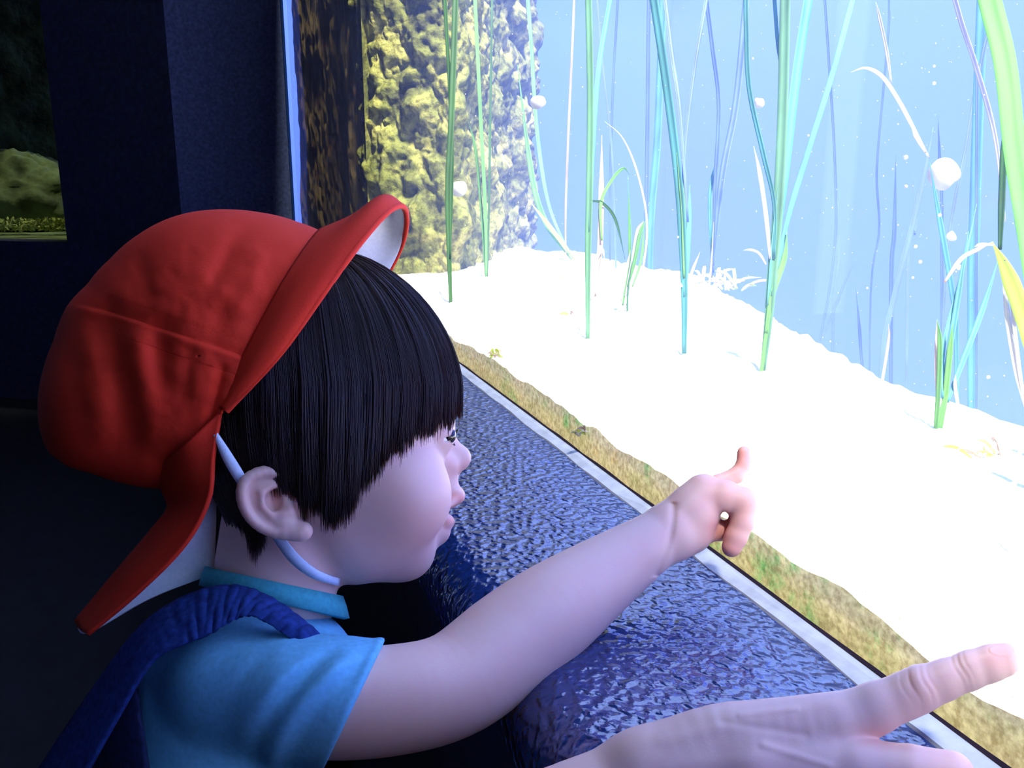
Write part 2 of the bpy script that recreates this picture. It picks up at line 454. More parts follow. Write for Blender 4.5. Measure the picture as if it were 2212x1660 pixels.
M_seam = simple('dark_red_thread', (0.35, 0.02, 0.02), 0.8, 0.2)
M_elastic = simple('white_elastic', (0.62, 0.72, 0.86), 0.7, 0.3, 900, 0.08, (0.2, 0.0003))
M_tee = simple('sky_blue_jersey', (0.14, 0.42, 0.62), 0.9, 0.15, 350, 0.10, (0.15, 0.0005))
M_collar = simple('teal_ribbing', (0.06, 0.34, 0.38), 0.9, 0.15, 400, 0.12, (0.2, 0.0005))
M_denim = simple('indigo_denim', (0.014, 0.035, 0.16), 0.9, 0.15, 300, 0.35, (0.3, 0.0007))
M_denim2 = simple('dark_indigo_denim', (0.016, 0.025, 0.075), 0.9, 0.15, 300, 0.3, (0.3, 0.0007))
M_eye = simple('eye_white', (0.75, 0.74, 0.74), 0.1, 0.6)
M_iris = simple('dark_brown_iris', (0.012, 0.006, 0.004), 0.08, 0.8)
M_lash = simple('black_lashes', (0.01, 0.007, 0.006), 0.5, 0.3)
M_shoe = simple('white_shoe_leather', (0.6, 0.6, 0.6), 0.5, 0.4, 30, 0.05)

DH = 0.48
PSI = math.radians(18); CPS, SPS = math.cos(PSI), math.sin(PSI)
HX, HY = 700.0, 860.0
def H(a, v, l=0.0): return (HX + a*CPS + l*SPS, HY + v, -a*SPS + l*CPS)
def head_local(x, y, w):
    X = x-HX; return X*CPS - w*SPS, y-HY, X*SPS + w*CPS

base_loc = Vector(Pxyw([[560, 1500, 0]], DH)[0]); base_loc.z = 0.0
child = thing('child', base_loc, 'toddler in a red sun cap pointing a bare arm at the window', 'person')

def f_head(x, y, w):
    a, v, l = head_local(x, y, w); q = (a, v, l); al = np.abs(l); s = (a, v, al)
    f = ell(q, (0, -30, 0), (282, 276, 245))
    jaw = ell(q, (66, 222, 0), (178, 182, 168))
    f = smin(f, jaw, 90)
    f = smin(f, sph(s, (138, 212, 92), 116), 45)          # cheeks
    f = smin(f, sph(q, (182, 330, 0), 66), 50)            # chin
    f = smin(f, ell(q, (222, 60, 0), (60, 80, 120)), 40)  # brow and eye region
    f = smin(f, cap(q, (246, 52, 0), (300, 124, 0), 20, 23), 22)   # nose
    f = smin(f, sph(q, (308, 130, 0), 25), 12)
    f = smin(f, cap(q, (302, 140, 0), (287, 165, 0), 20, 13), 8)
    f = smin(f, sph(s, (274, 144, 22), 21), 22)
    f = smax(f, -ell(s, (292, 163, 12), (12, 9, 7)), 4)   # nostrils
    f = smin(f, cap(q, (255, 175, 0), (284, 210, 0), 36, 29), 24)  # muzzle
    f = smin(f, chain(s, [(305, 211, 0, 15), (296, 214, 24, 13), (262, 234, 50, 7)], 6), 10)   # upper lip
    f = smin(f, cap(q, (235, 262, 0), (250, 285, 0), 42, 36), 20)
    f = smin(f, chain(s, [(279, 268, 0, 17), (268, 268, 22, 14), (248, 248, 46, 6)], 6), 7)   # lower lip
    f = smax(f, -chain(s, [(312, 240, 0, 5), (290, 243, 26, 4), (262, 244, 50, 2)], 2), 5)    # mouth
    f = smin(f, sph(s, (222, 82, 84), 44), 16)            # eyelids
    slit = chain(s, [(272, 92, 56, 4), (266, 82, 82, 11.5), (252, 83, 104, 9), (234, 90, 126, 4)], 4)
    f = smax(f, -slit, 3)
    return f
HELIX = [tuple(r) for r in catmull([(632, 1030, 200, 9), (603, 1024, 218, 12), (568, 1020, 228, 13), (534, 1036, 236, 13), (522, 1066, 240, 13), (531, 1104, 236, 12),
                      (556, 1134, 230, 12), (592, 1150, 224, 13), (640, 1152, 218, 18), (655, 1148, 214, 21)], 24)]
def f_ear(x, y, w):
    p = (x, y, w)
    plate = ell((p[0], p[1], p[2] + 0.25*(p[0]-590)), (582, 1078, 205), (58, 68, 26))
    lobe = chain(p, [(560, 1120, 205, 24), (610, 1135, 205, 28), (645, 1145, 206, 24)], 14)
    f = smin(plate, lobe, 18)
    f = smax(f, -ell(p, (592, 1082, 232), (24, 32, 26)), 8)
    helix = chain(p, HELIX, 3)
    f = smin(f, helix, 7)
    anti = chain(p, [(590, 1048, 222, 8), (564, 1066, 232, 9), (566, 1094, 232, 8), (584, 1114, 228, 8), (612, 1112, 222, 10), (624, 1108, 216, 14)], 6)
    f = smin(f, anti, 6)
    f = smin(f, cap(p, (620, 1060, 190), (620, 1110, 196), 26, 26), 14)
    return f
# child's right arm and hand
ARM = [(520, 1500, 130, 120), (700, 1520, 190, 124), (860, 1512, 180, 120), (985, 1478, 140, 115), (1100, 1392, 70, 115), (1190, 1325, 15, 108), (1300, 1246, -60, 86), (1400, 1178, -125, 66), (1440, 1152, -150, 62)]
ARMC = [tuple(r) for r in catmull(ARM, 40)]
FING = {
    'index': [(1500, 1078, -215, 34), (1552, 1046, -228, 20), (1592, 1026, -235, 17.5), (1607, 1004, -238, 16), (1607, 979, -240, 15)],
    'middle': [(1520, 1078, -170, 42), (1566, 1076, -165, 37), (1607, 1086, -160, 31), (1604, 1128, -158, 25.5), (1590, 1160, -158, 24.5), (1581, 1182, -158, 22.5)],
    'ring': [(1500, 1110, -195, 36), (1560, 1098, -205, 24), (1592, 1110, -205, 21), (1575, 1142, -200, 21), (1556, 1150, -196, 20)],
    'little': [(1490, 1130, -185, 34), (1530, 1134, -195, 22), (1548, 1146, -192, 20), (1536, 1156, -180, 17)],
    'thumb': [(1475, 1120, -225, 30), (1510, 1120, -255, 22), (1538, 1108, -262, 19), (1552, 1096, -262, 16)],
}
def f_arm(x, y, w):
    p = (x, y, w)
    f = None
    for A_, B_ in zip(ARMC[:-1], ARMC[1:]):
        c = cap(p, A_[:3], B_[:3], A_[3], B_[3]); f = c if f is None else np.minimum(f, c)
    palm = smin(cap(p, (1448, 1148, -152), (1520, 1072, -180), 60, 48), cap(p, (1450, 1160, -150), (1496, 1156, -168), 52, 40), 24)
    palm = smin(palm, sph(p, (1500, 1110, -170), 54), 20)
    palm = smin(palm, cap(p, (1452, 1158, -150), (1512, 1158, -165), 50, 22), 16)
    f = smin(f, palm, 14)
    for k, c in FING.items():
        f = smin(f, chain(p, c, 7), 7 if k != 'middle' else 9)
    # wrist crease
    cr = np.abs((x-1440)*0.80 + (y-1160)*0.20 - 6*np.sin((y-1100)/40)) + 0.0*w
    f = f + 4.5*np.exp(-(cr/6.0)**2)*(np.abs(y-1165) < 80)
    f = f - 2.5*np.exp(-((x-1415)**2+(y-1195)**2)/900)
    # the hole between middle finger and palm
    f = smax(f, -cap(p, (1560, 1114, -60), (1570, 1116, -330), 9, 9), 6)
    return f
def f_body(x, y, w):
    p = (x, y, w)
    f = f_head(x, y, w)
    f = smin(f, f_ear(x, y, w), 8)
    neck = cap(p, (610, 1130, -10), (590, 1285, 0), 132, 136)
    f = smin(f, neck, 28)
    f = smin(f, ell(p, (500, 1580, 0), (180, 230, 190)), 60)
    g = f_arm(x, y, w)
    return smin(f, g, 30*np.clip((900-x)/200, 0.05, 1))
def tint_body(x, y, w):
    a, v, l = head_local(x, y, w); al = np.abs(l)
    lips = np.exp(-(((a-292)/30)**2+((v-216)/12)**2+(al/52)**2)*1.2) + 1.0*np.exp(-(((a-275)/26)**2+((v-266)/15)**2+(al/44)**2)*1.2)
    cheek = 0.16*np.exp(-(((a-170)/90)**2+((v-235)/80)**2+((al-130)/90)**2))
    nose = 0.25*np.exp(-(((a-300)/25)**2+((v-155)/16)**2+(al/40)**2))
    hand = 0.16*np.clip((x-1480)/60, 0, 1)
    tips = 0.25*np.exp(-(((x-1580)**2+(y-1190)**2)/900)) + 0.3*np.exp(-(((x-1600)**2+(y-985)**2)/700)) + 0.25*np.exp(-(((x-1552)**2+(y-1145)**2)/800))
    ear = 0.12*np.exp(-(((x-590)/50)**2+((y-1085)/45)**2)) * (w > 150)
    return np.clip(lips*0.75 + cheek + nose + hand + tips + ear, 0, 1)
body = sdf_obj('body', f_body, (360, 560, -345), (1670, 1800, 345), HB, DH, M_skin, child, tint_body)

# eye, lashes
def uv_sphere(name, c, r, mat, parent, seg=24, ring=16):
    bm = bmesh.new(); bmesh.ops.create_uvsphere(bm, u_segments=seg, v_segments=ring, radius=r)
    me = bpy.data.meshes.new(name); bm.to_mesh(me); bm.free()
    me.polygons.foreach_set('use_smooth', [True]*len(me.polygons)); me.materials.append(mat)
    o = bpy.data.objects.new(name, me); sc.collection.objects.link(o); o.location = c
    if parent: adopt(o, parent)
    return o
KP = DH/F
def tube_mesh(paths, rads, sides=5):
    """paths: list of (n,3) world arrays; rads: list of (n,) radii -> merged verts, faces"""
    VV_, FF_ = [], []; off = 0
    ang = np.arange(sides)*2*math.pi/sides
    for p, r in zip(paths, rads):
        p = np.asarray(p, float); n = len(p)
        t = np.gradient(p, axis=0); t /= np.linalg.norm(t, axis=1)[:, None]+1e-12
        up = np.array([0.31, 0.55, 0.77]); u = np.cross(t, up); u /= np.linalg.norm(u, axis=1)[:, None]+1e-12
        vv = np.cross(t, u)
        ring = p[:, None, :] + (np.cos(ang)[None, :, None]*u[:, None, :] + np.sin(ang)[None, :, None]*vv[:, None, :])*np.asarray(r)[:, None, None]
        VV_.append(ring.reshape(-1, 3))
        i, j = np.meshgrid(np.arange(n-1), np.arange(sides), indexing='ij'); j2 = (j+1) % sides
        FF_.append(np.stack([i*sides+j, i*sides+j2, (i+1)*sides+j2, (i+1)*sides+j], -1).reshape(-1, 4)+off); off += n*sides
    return np.concatenate(VV_), np.concatenate(FF_)
for sgn in (1, -1):
    c = H(224, 83, 84*sgn)
    e = uv_sphere('eye', Pxyw([c], DH)[0], 41*KP, M_eye, child)
    ic = H(224+21, 81, 84*sgn+17*sgn)
    uv_sphere('iris', Pxyw([ic], DH)[0], 21*KP, M_iris, e)
    P_, R_ = [], []
    for t in np.linspace(-0.9, 1.0, 15):
        for up_ in (1, -1):
            a0, l0 = 265 - 16*(t+0.3) - 6*t*t, 90+30*t; v0 = 84 - up_*(12.5*math.sqrt(max(0.02, 1-t*t)))+1
            ln = 15 if up_ == 1 else 8
            pts = [H(a0, v0, l0*sgn), H(a0+ln*0.5, v0 + (1 if up_ == 1 else 3), (l0+3*t)*sgn), H(a0+ln, v0 - (5 if up_ == 1 else -6), (l0+7*t)*sgn)]
            q = catmull(Pxyw(pts, DH), 6); P_.append(q); R_.append(np.linspace(0.9, 0.25, 6)*KP)
    V, Fc = tube_mesh(P_, R_, 4)
    mesh_obj('eyelashes', V, Fc, M_lash, e)

# ---------------------------------------------------------------- hair
hem_t = np.radians([0, 30, 50, 65, 75, 82, 90, 97, 105, 115, 125, 132, 140, 150, 180])
hem_y = np.array([884, 890, 925, 955, 975, 1020, 1080, 1138, 1128, 1108, 1085, 1030, 1120, 1190, 1212]) - HY
def hem(th): return np.interp(np.abs(th), hem_t, hem_y)
def hair_pt(th, ph, vend, off):
    """ph: polar angle up to pi/2, then straight down (ph-pi/2 in px/300)"""
    pass
def strand(th, ph0, off, vend, n, jx):
    # over the skull
    ra, rv, rl = 288+off, 282+off, 252+off
    arc = (math.pi/2 - ph0)*285; drop = vend+30
    Ltot = arc + drop
    s = np.linspace(0, Ltot, n)
    ph = np.where(s < arc, ph0 + s/285, math.pi/2)
    dv = np.clip(s-arc, 0, None)
    side = abs(math.sin(th))
    back = max(0, -math.cos(th))
    inw = 1 - (0.05*side + 0.22*back)*(np.clip(dv, 0, 320)/260)**2
    tt = th + jx*(s/Ltot)**2
    a = ra*np.sin(ph)*np.cos(tt)*inw
    l = rl*np.sin(ph)*np.sin(tt)*inw
    v = -30 - rv*np.cos(ph) + dv
    a = a - 36*np.cos(ph)       # whorl set back
    return np.stack([HX + a*CPS + l*SPS, HY + v, -a*SPS + l*CPS], 1)
# underlay
nth, nvv = 140, 60
ths = np.linspace(-math.pi, math.pi, nth, endpoint=False); A = []
for th in ths:
    A.append(strand(th, 0.02, 0, hem(th)-34 - 8*math.sin(th*40), nvv, 0))
A = np.array(A)
und = mesh_obj('hair', Pxyw(A.reshape(-1, 3), DH), grid_faces(nth, nvv, True), M_hair, child)
rnd = np.random.RandomState(3)
P_, R_ = [], []
for i in range(NHAIR):
    th = rnd.uniform(-1.2, 2.7) if i % 5 else rnd.uniform(-math.pi, math.pi)
    cl = vnoise(np.array([th*11.0]), np.array([3.3]), np.array([1.1]))[0]
    cl2 = vnoise(np.array([th*34.0]), np.array([9.3]), np.array([4.1]))[0]
    off = rnd.uniform(1, 15) + 4*cl + 3*cl2
    ve = hem(th) + 15*cl2 + 13*cl + rnd.uniform(-34, 13) + (rnd.uniform(0, 26) if rnd.rand() < .06 else 0)
    n = 15
    q = strand(th, rnd.uniform(0.15, 1.15), off, ve, n, 0.05*cl2 + rnd.normal(0, 0.02))
    P_.append(Pxyw(q, DH))
    R_.append(np.concatenate([[0.2], np.full(n-5, 1.0), [0.9, 0.75, 0.5, 0.15]])*rnd.uniform(0.9, 1.5)*KP)
V, Fc = tube_mesh(P_, R_, 3)
hs = mesh_obj('hair_strands', V, Fc, M_hair, child); hs['kind'] = 'stuff'

# ---------------------------------------------------------------- cap
cap_t = None
outl = [(800, 640), (745, 540), (690, 501), (640, 482), (560, 462), (500, 456), (450, 457), (380, 470), (300, 510), (240, 562), (190, 618), (148, 662), (118, 740), (96, 800), (85, 860), (88, 925),
        (104, 972), (140, 1002), (200, 1020), (260, 1040), (330, 1052), (420, 1050), (520, 1030), (640, 960), (740, 860), (800, 740)]
C0 = np.array([430.0, 770.0])
oa = np.array([math.atan2(y-C0[1], x-C0[0]) for x, y in outl]); orr = np.array([math.hypot(x-C0[0], y-C0[1]) for x, y in outl])
o_ = np.argsort(oa); oa, orr = oa[o_], orr[o_]
def rad(t):
    t = (t+math.pi) % (2*math.pi) - math.pi
    return np.interp(t, np.concatenate([oa-2*math.pi, oa, oa+2*math.pi]), np.tile(orr, 3))
rim_y = np.array([400, 502, 545, 628, 700, 770, 885, 940, 1000, 1060]); rim_x = np.array([720, 690, 655, 603, 565, 528, 480, 464, 455, 440])
nt_, na_ = 420, 200
TT, AL = np.meshgrid(np.linspace(-math.pi, math.pi, nt_, endpoint=False), np.linspace(0.004, math.pi-0.004, na_), indexing='ij')
rr = rad(TT)
# smooth the outline radius
rr = (rr + np.roll(rr, 1, 0) + np.roll(rr, -1, 0) + np.roll(rr, 2, 0) + np.roll(rr, -2, 0))/5
X = C0[0] + rr*np.cos(TT)*np.sin(AL); Y = C0[1] + rr*np.sin(TT)*np.sin(AL)
Wd = 292*np.sign(np.cos(AL))*np.abs(np.cos(AL))**0.80
# soft folds in the lower back of the bag, gathered towards the side seam
fold = np.zeros_like(X)
for (fx, fy, gx, gy, wd, amp) in [(235, 700, 275, 950, 44, -24), (345, 720, 350, 830, 34, -17), (412, 760, 400, 850, 20, -8), (160, 780, 185, 930, 34, -10), (450, 990, 350, 1010, 30, -26),
                                  (520, 500, 470, 600, 24, -9), (300, 560, 330, 640, 26, -8), (480, 800, 450, 930, 14, -12), (300, 740, 330, 930, 24, 7), (560, 560, 480, 800, 26, 6)]:
    dx, dy = gx-fx, gy-fy; L2 = dx*dx+dy*dy
    t = np.clip(((X-fx)*dx+(Y-fy)*dy)/L2, 0, 1); dd = np.hypot(X-fx-t*dx, Y-fy-t*dy)
    fold += amp*np.exp(-(dd/wd)**2)
# cross seam: lower gore tucked under the upper
seamx = np.array([80, 150, 250, 400, 500, 560]); seamy = np.array([640, 657, 682, 732, 765, 790])
ds = Y - np.interp(X, seamx, seamy)
fold += np.where(np.abs(ds) < 40, 5.0*np.tanh(ds/3.0)*np.exp(-np.abs(ds)/22), 0)*(X < 520)
fold += 5*fbm(X/70, Y/70, np.sign(Wd)*3.0+0*X, 3)
Wd = Wd + np.sign(Wd)*fold*np.clip(np.abs(np.cos(AL))*1.6, 0, 1)
ri = np.interp(Y, rim_y, rim_x)
idx = grid_faces(nt_, na_, True)
cx_ = X.ravel()[idx].mean(1); cy_ = Y.ravel()[idx].mean(1)
keep = (cx_ < np.interp(cy_, rim_y, rim_x) + 2)
crown = mesh_obj('sun_cap', Pxyw(np.stack([X, Y, Wd], -1).reshape(-1, 3), DH), idx[keep], M_red, None)
bm = bmesh.new(); bm.from_mesh(crown.data); bmesh.ops.delete(bm, geom=[v for v in bm.verts if not v.link_faces], context='VERTS')
bm.to_mesh(crown.data); bm.free()
md = crown.modifiers.new('t', 'SOLIDIFY'); md.thickness = 0.0016; md.offset = 0
adopt(crown, child); crown['label'] = 'red cotton sun cap with brim pushed up and neck flap'
inner = [(478, 885, 268), (528, 770, 284), (603, 628, 268), (655, 546, 200), (688, 503, 80), (694, 505, -40), (690, 540, -160), (660, 620, -240), (610, 740, -275), (560, 850, -280)]
mid1 = [(482, 886, 274), (560, 768, 306), (640, 627, 292), (700, 532, 220), (752, 478, 110), (766, 472, -20), (770, 520, -150), (730, 620, -235), (670, 730, -270), (580, 850, -284)]
mid2 = [(486, 887, 277), (588, 764, 310), (680, 622, 296), (745, 522, 228), (812, 438, 115), (834, 430, -5), (838, 478, -145), (800, 600, -245), (730, 720, -262), (600, 850, -286)]
outer = [(490, 888, 278), (606, 762, 304), (708, 620, 288), (782, 520, 222), (842, 455, 120), (874, 450, 0), (876, 500, -140), (850, 568, -235), (770, 700, -290), (620, 850, -300)]
brim = sheet('brim', [inner, mid1, mid2, outer], 110, 20, DH, [M_white, M_red], crown, 0.0028)
brim['label'] = 'upturned brim, red above and white beneath'
# stitched edge rolls
def roll(name, pts, r, mat, parent, n=80, D=DH):
    q = catmull(Pxyw(pts, D), n); V, Fc = tube_mesh([q], [np.full(n, r)], 8)
    return mesh_obj(name, V, Fc, mat, parent)
roll('brim_edge', outer, 0.0016, M_red, brim, 120)
roll('seam', [(x, y, w+3) for x, y, w in inner[:6]], 0.0007, M_seam, crown)
c0 = [(480, 885, 262), (463, 985, 258), (452, 1080, 248), (400, 1178, 228), (300, 1280, 200), (190, 1372, 165)]
c1 = [(400, 960, 250), (400, 1010, 225), (408, 1085, 200), (355, 1165, 180), (270, 1255, 150), (176, 1362, 120)]
c2 = [(345, 1010, 120), (352, 1050, 118), (364, 1097, 110), (327, 1148, 95), (258, 1230, 75), (165, 1342, 60)]
c3 = [(380, 1010, 50), (372, 1060, 50), (385, 1110, 50), (350, 1180, 45), (280, 1260, 30), (190, 1366, 20)]
c4 = [(430, 1010, 0), (430, 1060, 0), (425, 1120, -2), (400, 1190, -8), (360, 1240, -10), (325, 1292, -10)]
c5 = [(464, 1000, -50), (464, 1060, -50), (464, 1120, -55), (463, 1175, -60), (463, 1215, -60), (458, 1240, -60)]
rows = list(zip(c0, c1, c2, c3, c4, c5))
flap = sheet('neck_flap', [list(r) for r in rows], 70, 60, DH, [M_red, M_white], crown, 0.0022)
flap['label'] = 'neck flap, red outside and white inside'
# chin elastic
def ribbon(name, pts, mat, parent, n=60, thick=0.0009, D=DH):
    """pts: (x,y,w, halfwidth px, dirx, diry, dirw)"""
    q = catmull(np.array(pts, float), n)
    d = q[:, 4:7]/np.linalg.norm(q[:, 4:7], axis=1)[:, None]
    A = np.stack([q[:, :3]-d*q[:, 3:4], q[:, :3], q[:, :3]+d*q[:, 3:4]], 1)
    o = mesh_obj(name, Pxyw(A.reshape(-1, 3), D), grid_faces(n, 3), mat, parent)
    md = o.modifiers.new('t', 'SOLIDIFY'); md.thickness = thick; md.offset = 0
    return o
ribbon('chin_elastic', [(466, 938, 262, 5, .9, -.4, 0), (490, 985, 258, 11, .86, -.5, .1), (514, 1025, 240, 12, .86, -.5, .1), (545, 1075, 200, 10, .86, -.5, .1), (590, 1145, 168, 11, .8, -.6, .3),
       (632, 1203, 166, 12, .8, -.6, .3), (672, 1236, 150, 11, .6, -.8, .3), (704, 1250, 118, 9, .4, -.9, .2), (732, 1258, 50, 8, .1, -.9, 0)], M_elastic, crown)

# ---------------------------------------------------------------- clothes
def f_tee(x, y, w):
    p = (x, y, w); al = np.abs(w)
    t = ell(p, (505, 1600, 0), (235, 330, 205))
    t = smin(t, sph(p, (608, 1472, 0), 174), 60)
    t = smin(t, cap((x, y, al), (470, 1430, 40), (520, 1480, 150), 120, 110), 70)
    t = smin(t, cap(p, (480, 1800, 0), (470, 2350, 0), 240, 225), 60)
    sl = chain(p, [(480, 1492, 130, 132), (620, 1512, 178, 138), (720, 1520, 188, 138), (830, 1514, 184, 134)], 40)
    fd = 0
    for (ox, sp_, am) in [(0, 46, 6.5), (17, 31, 3.0)]:
        fd = fd + am*np.sin(((x-500)*0.86 + (y-1500)*0.62 + 22*np.sin(y/75.0)+ox)*2*math.pi/ (sp_*2.1))
    sl = sl + fd*np.clip((y-1390)/60, 0, 1)*np.clip((x-470)/120, 0, 1)*np.clip((860-x)/120, 0.1, 1)
    f = smin(t, sl, 34)
    # sleeve hem plane
    hp = (x-762)*0.90 + (y-1530)*0.43 - 26*np.sin((y-1400)/250*math.pi)*0 + 0.0*w
    f = np.where(x > 560, smax(f, hp, 5), f)
    f = f - 3.0*np.exp(-((hp+12)/7.0)**2)*(x > 560)
    f = f + 2.5*np.exp(-((x-300-0.0006*(y-1540)**2)/4.0)**2)*(w > 60)*(y > 1410)
    # neck opening
    nk = cap(p, (620, 1080, 0), (594, 1180, 0), 160, 143)
    f = smax(f, -nk, 6)
    # open inside so that the arm fills it
    return f
tee = sdf_obj('tee_shirt', f_tee, (150, 1200, -330), (930, 2500, 345), 6.0, DH, M_tee, child)
tee['label'] = 'sky blue short sleeved jersey shirt'
def ringpts(y0):
    pts = []
    for t in np.linspace(0, 2*math.pi, 28):
        pts.append((592+150*math.cos(t)*1.0, 1290 + 34*math.cos(t) - 16*abs(math.sin(t))**2*0 - 22, 150*math.sin(t)))
    return pts
q = catmull(np.array(ringpts(0)), 120)
A = np.stack([q + np.array([0, -10, 0]) + (q-np.array([592, 1268, 0]))*-0.04, q+np.array([0, 10, 0])+(q-np.array([592, 1268, 0]))*0.01, q + np.array([0, 34, 0]) + (q-np.array([592, 1268, 0]))*0.05], 1)
col = mesh_obj('collar', Pxyw(A.reshape(-1, 3), DH), grid_faces(120, 3), M_collar, tee)
md = col.modifiers.new('t', 'SOLIDIFY'); md.thickness = 0.003; md.offset = 0
col['label'] = 'teal ribbed collar'
# denim dungarees: strap over the shoulder, back panel, trousers to the floor
def strap_warp(A):
    u = np.linspace(0, 1, A.shape[0])[:, None]; v = np.linspace(0, 1, A.shape[1])[None, :]
    ru = 1.5*np.sin(u*2*math.pi*17 + 1.2*np.sin(v*5)) + 1.0*np.sin(u*2*math.pi*29+v*3+2*np.sin(u*9))
    env = np.clip((u-0.25)/0.15, 0, 1)
    A[:, :, 2] += ru*env; A[:, :, 1] -= 0.5*ru*env
    return A
top = [(60, 1700, 60), (180, 1520, 110), (290, 1370, 150), (370, 1305, 170), (450, 1272, 180), (520, 1268, 190), (590, 1296, 200), (650, 1338, 205), (700, 1384, 200), (740, 1450, 170)]
bot = [(150, 1740, 200), (250, 1560, 225), (330, 1430, 240), (400, 1392, 250), (450, 1372, 254), (500, 1342, 250), (545, 1332, 246), (610, 1368, 244), (655, 1404, 236), (700, 1460, 210)]
midr = [((a[0]+b[0])/2, (a[1]+b[1])/2-3, (a[2]+b[2])/2+12) for a, b in zip(top, bot)]
strap = sheet('dungaree_strap', [top, midr, bot], 260, 14, DH, [M_denim], child, 0.002, strap_warp)
strap['label'] = 'gathered indigo denim shoulder strap'
def f_dung(x, y, w):
    p = (x, y, w); al = np.abs(w)
    t = ell(p, (455, 1640, 0), (262, 330, 222))
    t = smax(t, (x-300) + (y-1500)*-0.15, 10)
    t2 = cap(p, (470, 1980, 0), (465, 2500, 0), 262, 250)
    t = smin(t, t2, 30)
    leg = cap((x, y, al), (465, 2500, 110), (470, 3180, 120), 150, 105)
    return smin(t, leg, 30)
dung = sdf_obj('dungarees', f_dung, (130, 1270, -300), (770, 3300, 300), 10.0, DH, M_denim2, child)
for sgn in (1, -1):
    c = Vector(Pxyw([[475, 3200, 120*sgn]], DH)[0])
    def f_shoe(x, y, w): return smin(ell((x, y, w), (0, 0, 0), (75, 40, 34)), ell((x, y, w), (-30, -35, 0), (38, 55, 32)), 20)
    V, Fc = sdf_mesh(f_shoe, (-100, -120, -60), (100, 60, 60), 7)
    V = np.stack([c.x + V[:, 0]*0.0009, c.y + V[:, 2]*0.0009, 0.036 - V[:, 1]*0.0009], 1); V[:, 2] = np.maximum(V[:, 2], 0.0)
    mesh_obj('shoe', V, Fc[:, ::-1], M_shoe, child)
legz = Pxyw([[470, 3200, 0]], DH)[0]
# ------------------------------------------------------------------ mossy rock wall and pier at the far end of the tank
M_moss, nt, b = new_mat('yellow_green_moss')
b.inputs['Roughness'].default_value = 0.95; b.inputs['Specular IOR Level'].default_value = 0.1
n1 = noise(nt, 9, 6, 0.65); n2 = noise(nt, 55, 5, 0.7)
c1 = ramp(nt, n1, [(0.34, (0.055, 0.055, 0.015)), (0.47, (0.15, 0.16, 0.03)), (0.60, (0.30, 0.28, 0.065)), (0.72, (0.42, 0.39, 0.13))])
c2 = ramp(nt, n2, [(0.38, (0.30, 0.28, 0.18)), (0.55, (1, 1, 1))])
mc = nt.nodes.new('ShaderNodeMixRGB'); mc.blend_type = 'MULTIPLY'; mc.inputs[0].default_value = 0.85
nt.links.new(c1, mc.inputs[1]); nt.links.new(c2, mc.inputs[2]); nt.links.new(mc.outputs[0], b.inputs['Base Color'])
bump(nt, b, n2, 0.8, 0.008)
M_pier, nt, b = new_mat('streaked_pier')
b.inputs['Roughness'].default_value = 0.85
n1 = noise(nt, 26, 7, 0.72, stretch=(1, 1, 0.16)); n2 = noise(nt, 8, 3, 0.6)
c1 = ramp(nt, n1, [(0.38, (0.20, 0.12, 0.02)), (0.52, (0.42, 0.29, 0.07)), (0.66, (0.60, 0.45, 0.16)), (0.78, (0.75, 0.62, 0.35))])
c2 = ramp(nt, n2, [(0.56, (1, 1, 1)), (0.68, (0.85, 0.32, 0.22))])
mc = nt.nodes.new('ShaderNodeMixRGB'); mc.blend_type = 'MULTIPLY'; mc.inputs[0].default_value = 1
nt.links.new(c1, mc.inputs[1]); nt.links.new(c2, mc.inputs[2]); nt.links.new(mc.outputs[0], b.inputs['Base Color'])
bump(nt, b, n1, 0.7, 0.01)
def wall_path(name, path, z0, z1, nu, nv, amp, fine, mat, seed, thick=0.25, lean=0.0):
    q = catmull(np.array(path, float), nu)           # (s,n)
    t = np.gradient(q, axis=0); t /= np.linalg.norm(t, axis=1)[:, None]
    nrm = np.stack([-t[:, 1], t[:, 0]], 1)
    z = np.linspace(z0, z1, nv)
    U = np.concatenate([[0], np.cumsum(np.linalg.norm(np.diff(q, axis=0), axis=1))])
    UU, ZZ_ = np.meshgrid(U, z, indexing='ij')
    d = amp*fbm(UU*8+seed, ZZ_*8, 0*UU+seed, 4) + fine*fbm(UU*30, ZZ_*30, 0*UU+seed, 3)
    if seed == 4: d = np.abs(d)*1.6 - 0.03
    d = d + lean*(ZZ_-z0)
    Sx = q[:, 0][:, None] + nrm[:, 0][:, None]*d; Nx = q[:, 1][:, None] + nrm[:, 1][:, None]*d
    V = G_arr(Sx, Nx, ZZ_)
    Vb = G_arr(q[:, 0][:, None]-nrm[:, 0][:, None]*thick+0*ZZ_, q[:, 1][:, None]-nrm[:, 1][:, None]*thick+0*ZZ_, ZZ_)
    f = grid_faces(nu, nv)[:, ::-1]; n_ = nu*nv
    o = mesh_obj(name, np.concatenate([V, Vb]), np.concatenate([f, f[:, ::-1]+n_]), mat)
    return o
moss = wall_path('mossy_rock_wall', [(2.32, 0.37), (2.14, 0.352), (2.03, 0.42), (1.94, 0.53), (2.10, 0.64), (2.28, 0.75), (2.45, 0.86), (2.62, 0.98), (2.95, 1.06), (3.4, 1.05)], LEDGE-0.1, 1.9, 620, 480, 0.020, 0.007, M_moss, 4)
tag(moss, 'yellow green mossy rock face rising at the far end of the tank', 'rock')
pier = wall_path('algae_streaked_pier', [(3.34, 0.330), (3.0, 0.345), (2.6, 0.36), (2.3, 0.365), (2.1, 0.40)], LEDGE-0.1, 1.9, 260, 260, 0.004, 0.0015, M_pier, 9, thick=0.06)
tag(pier, 'dark brown streaked pier between the mossy rocks and the window end', 'pier')

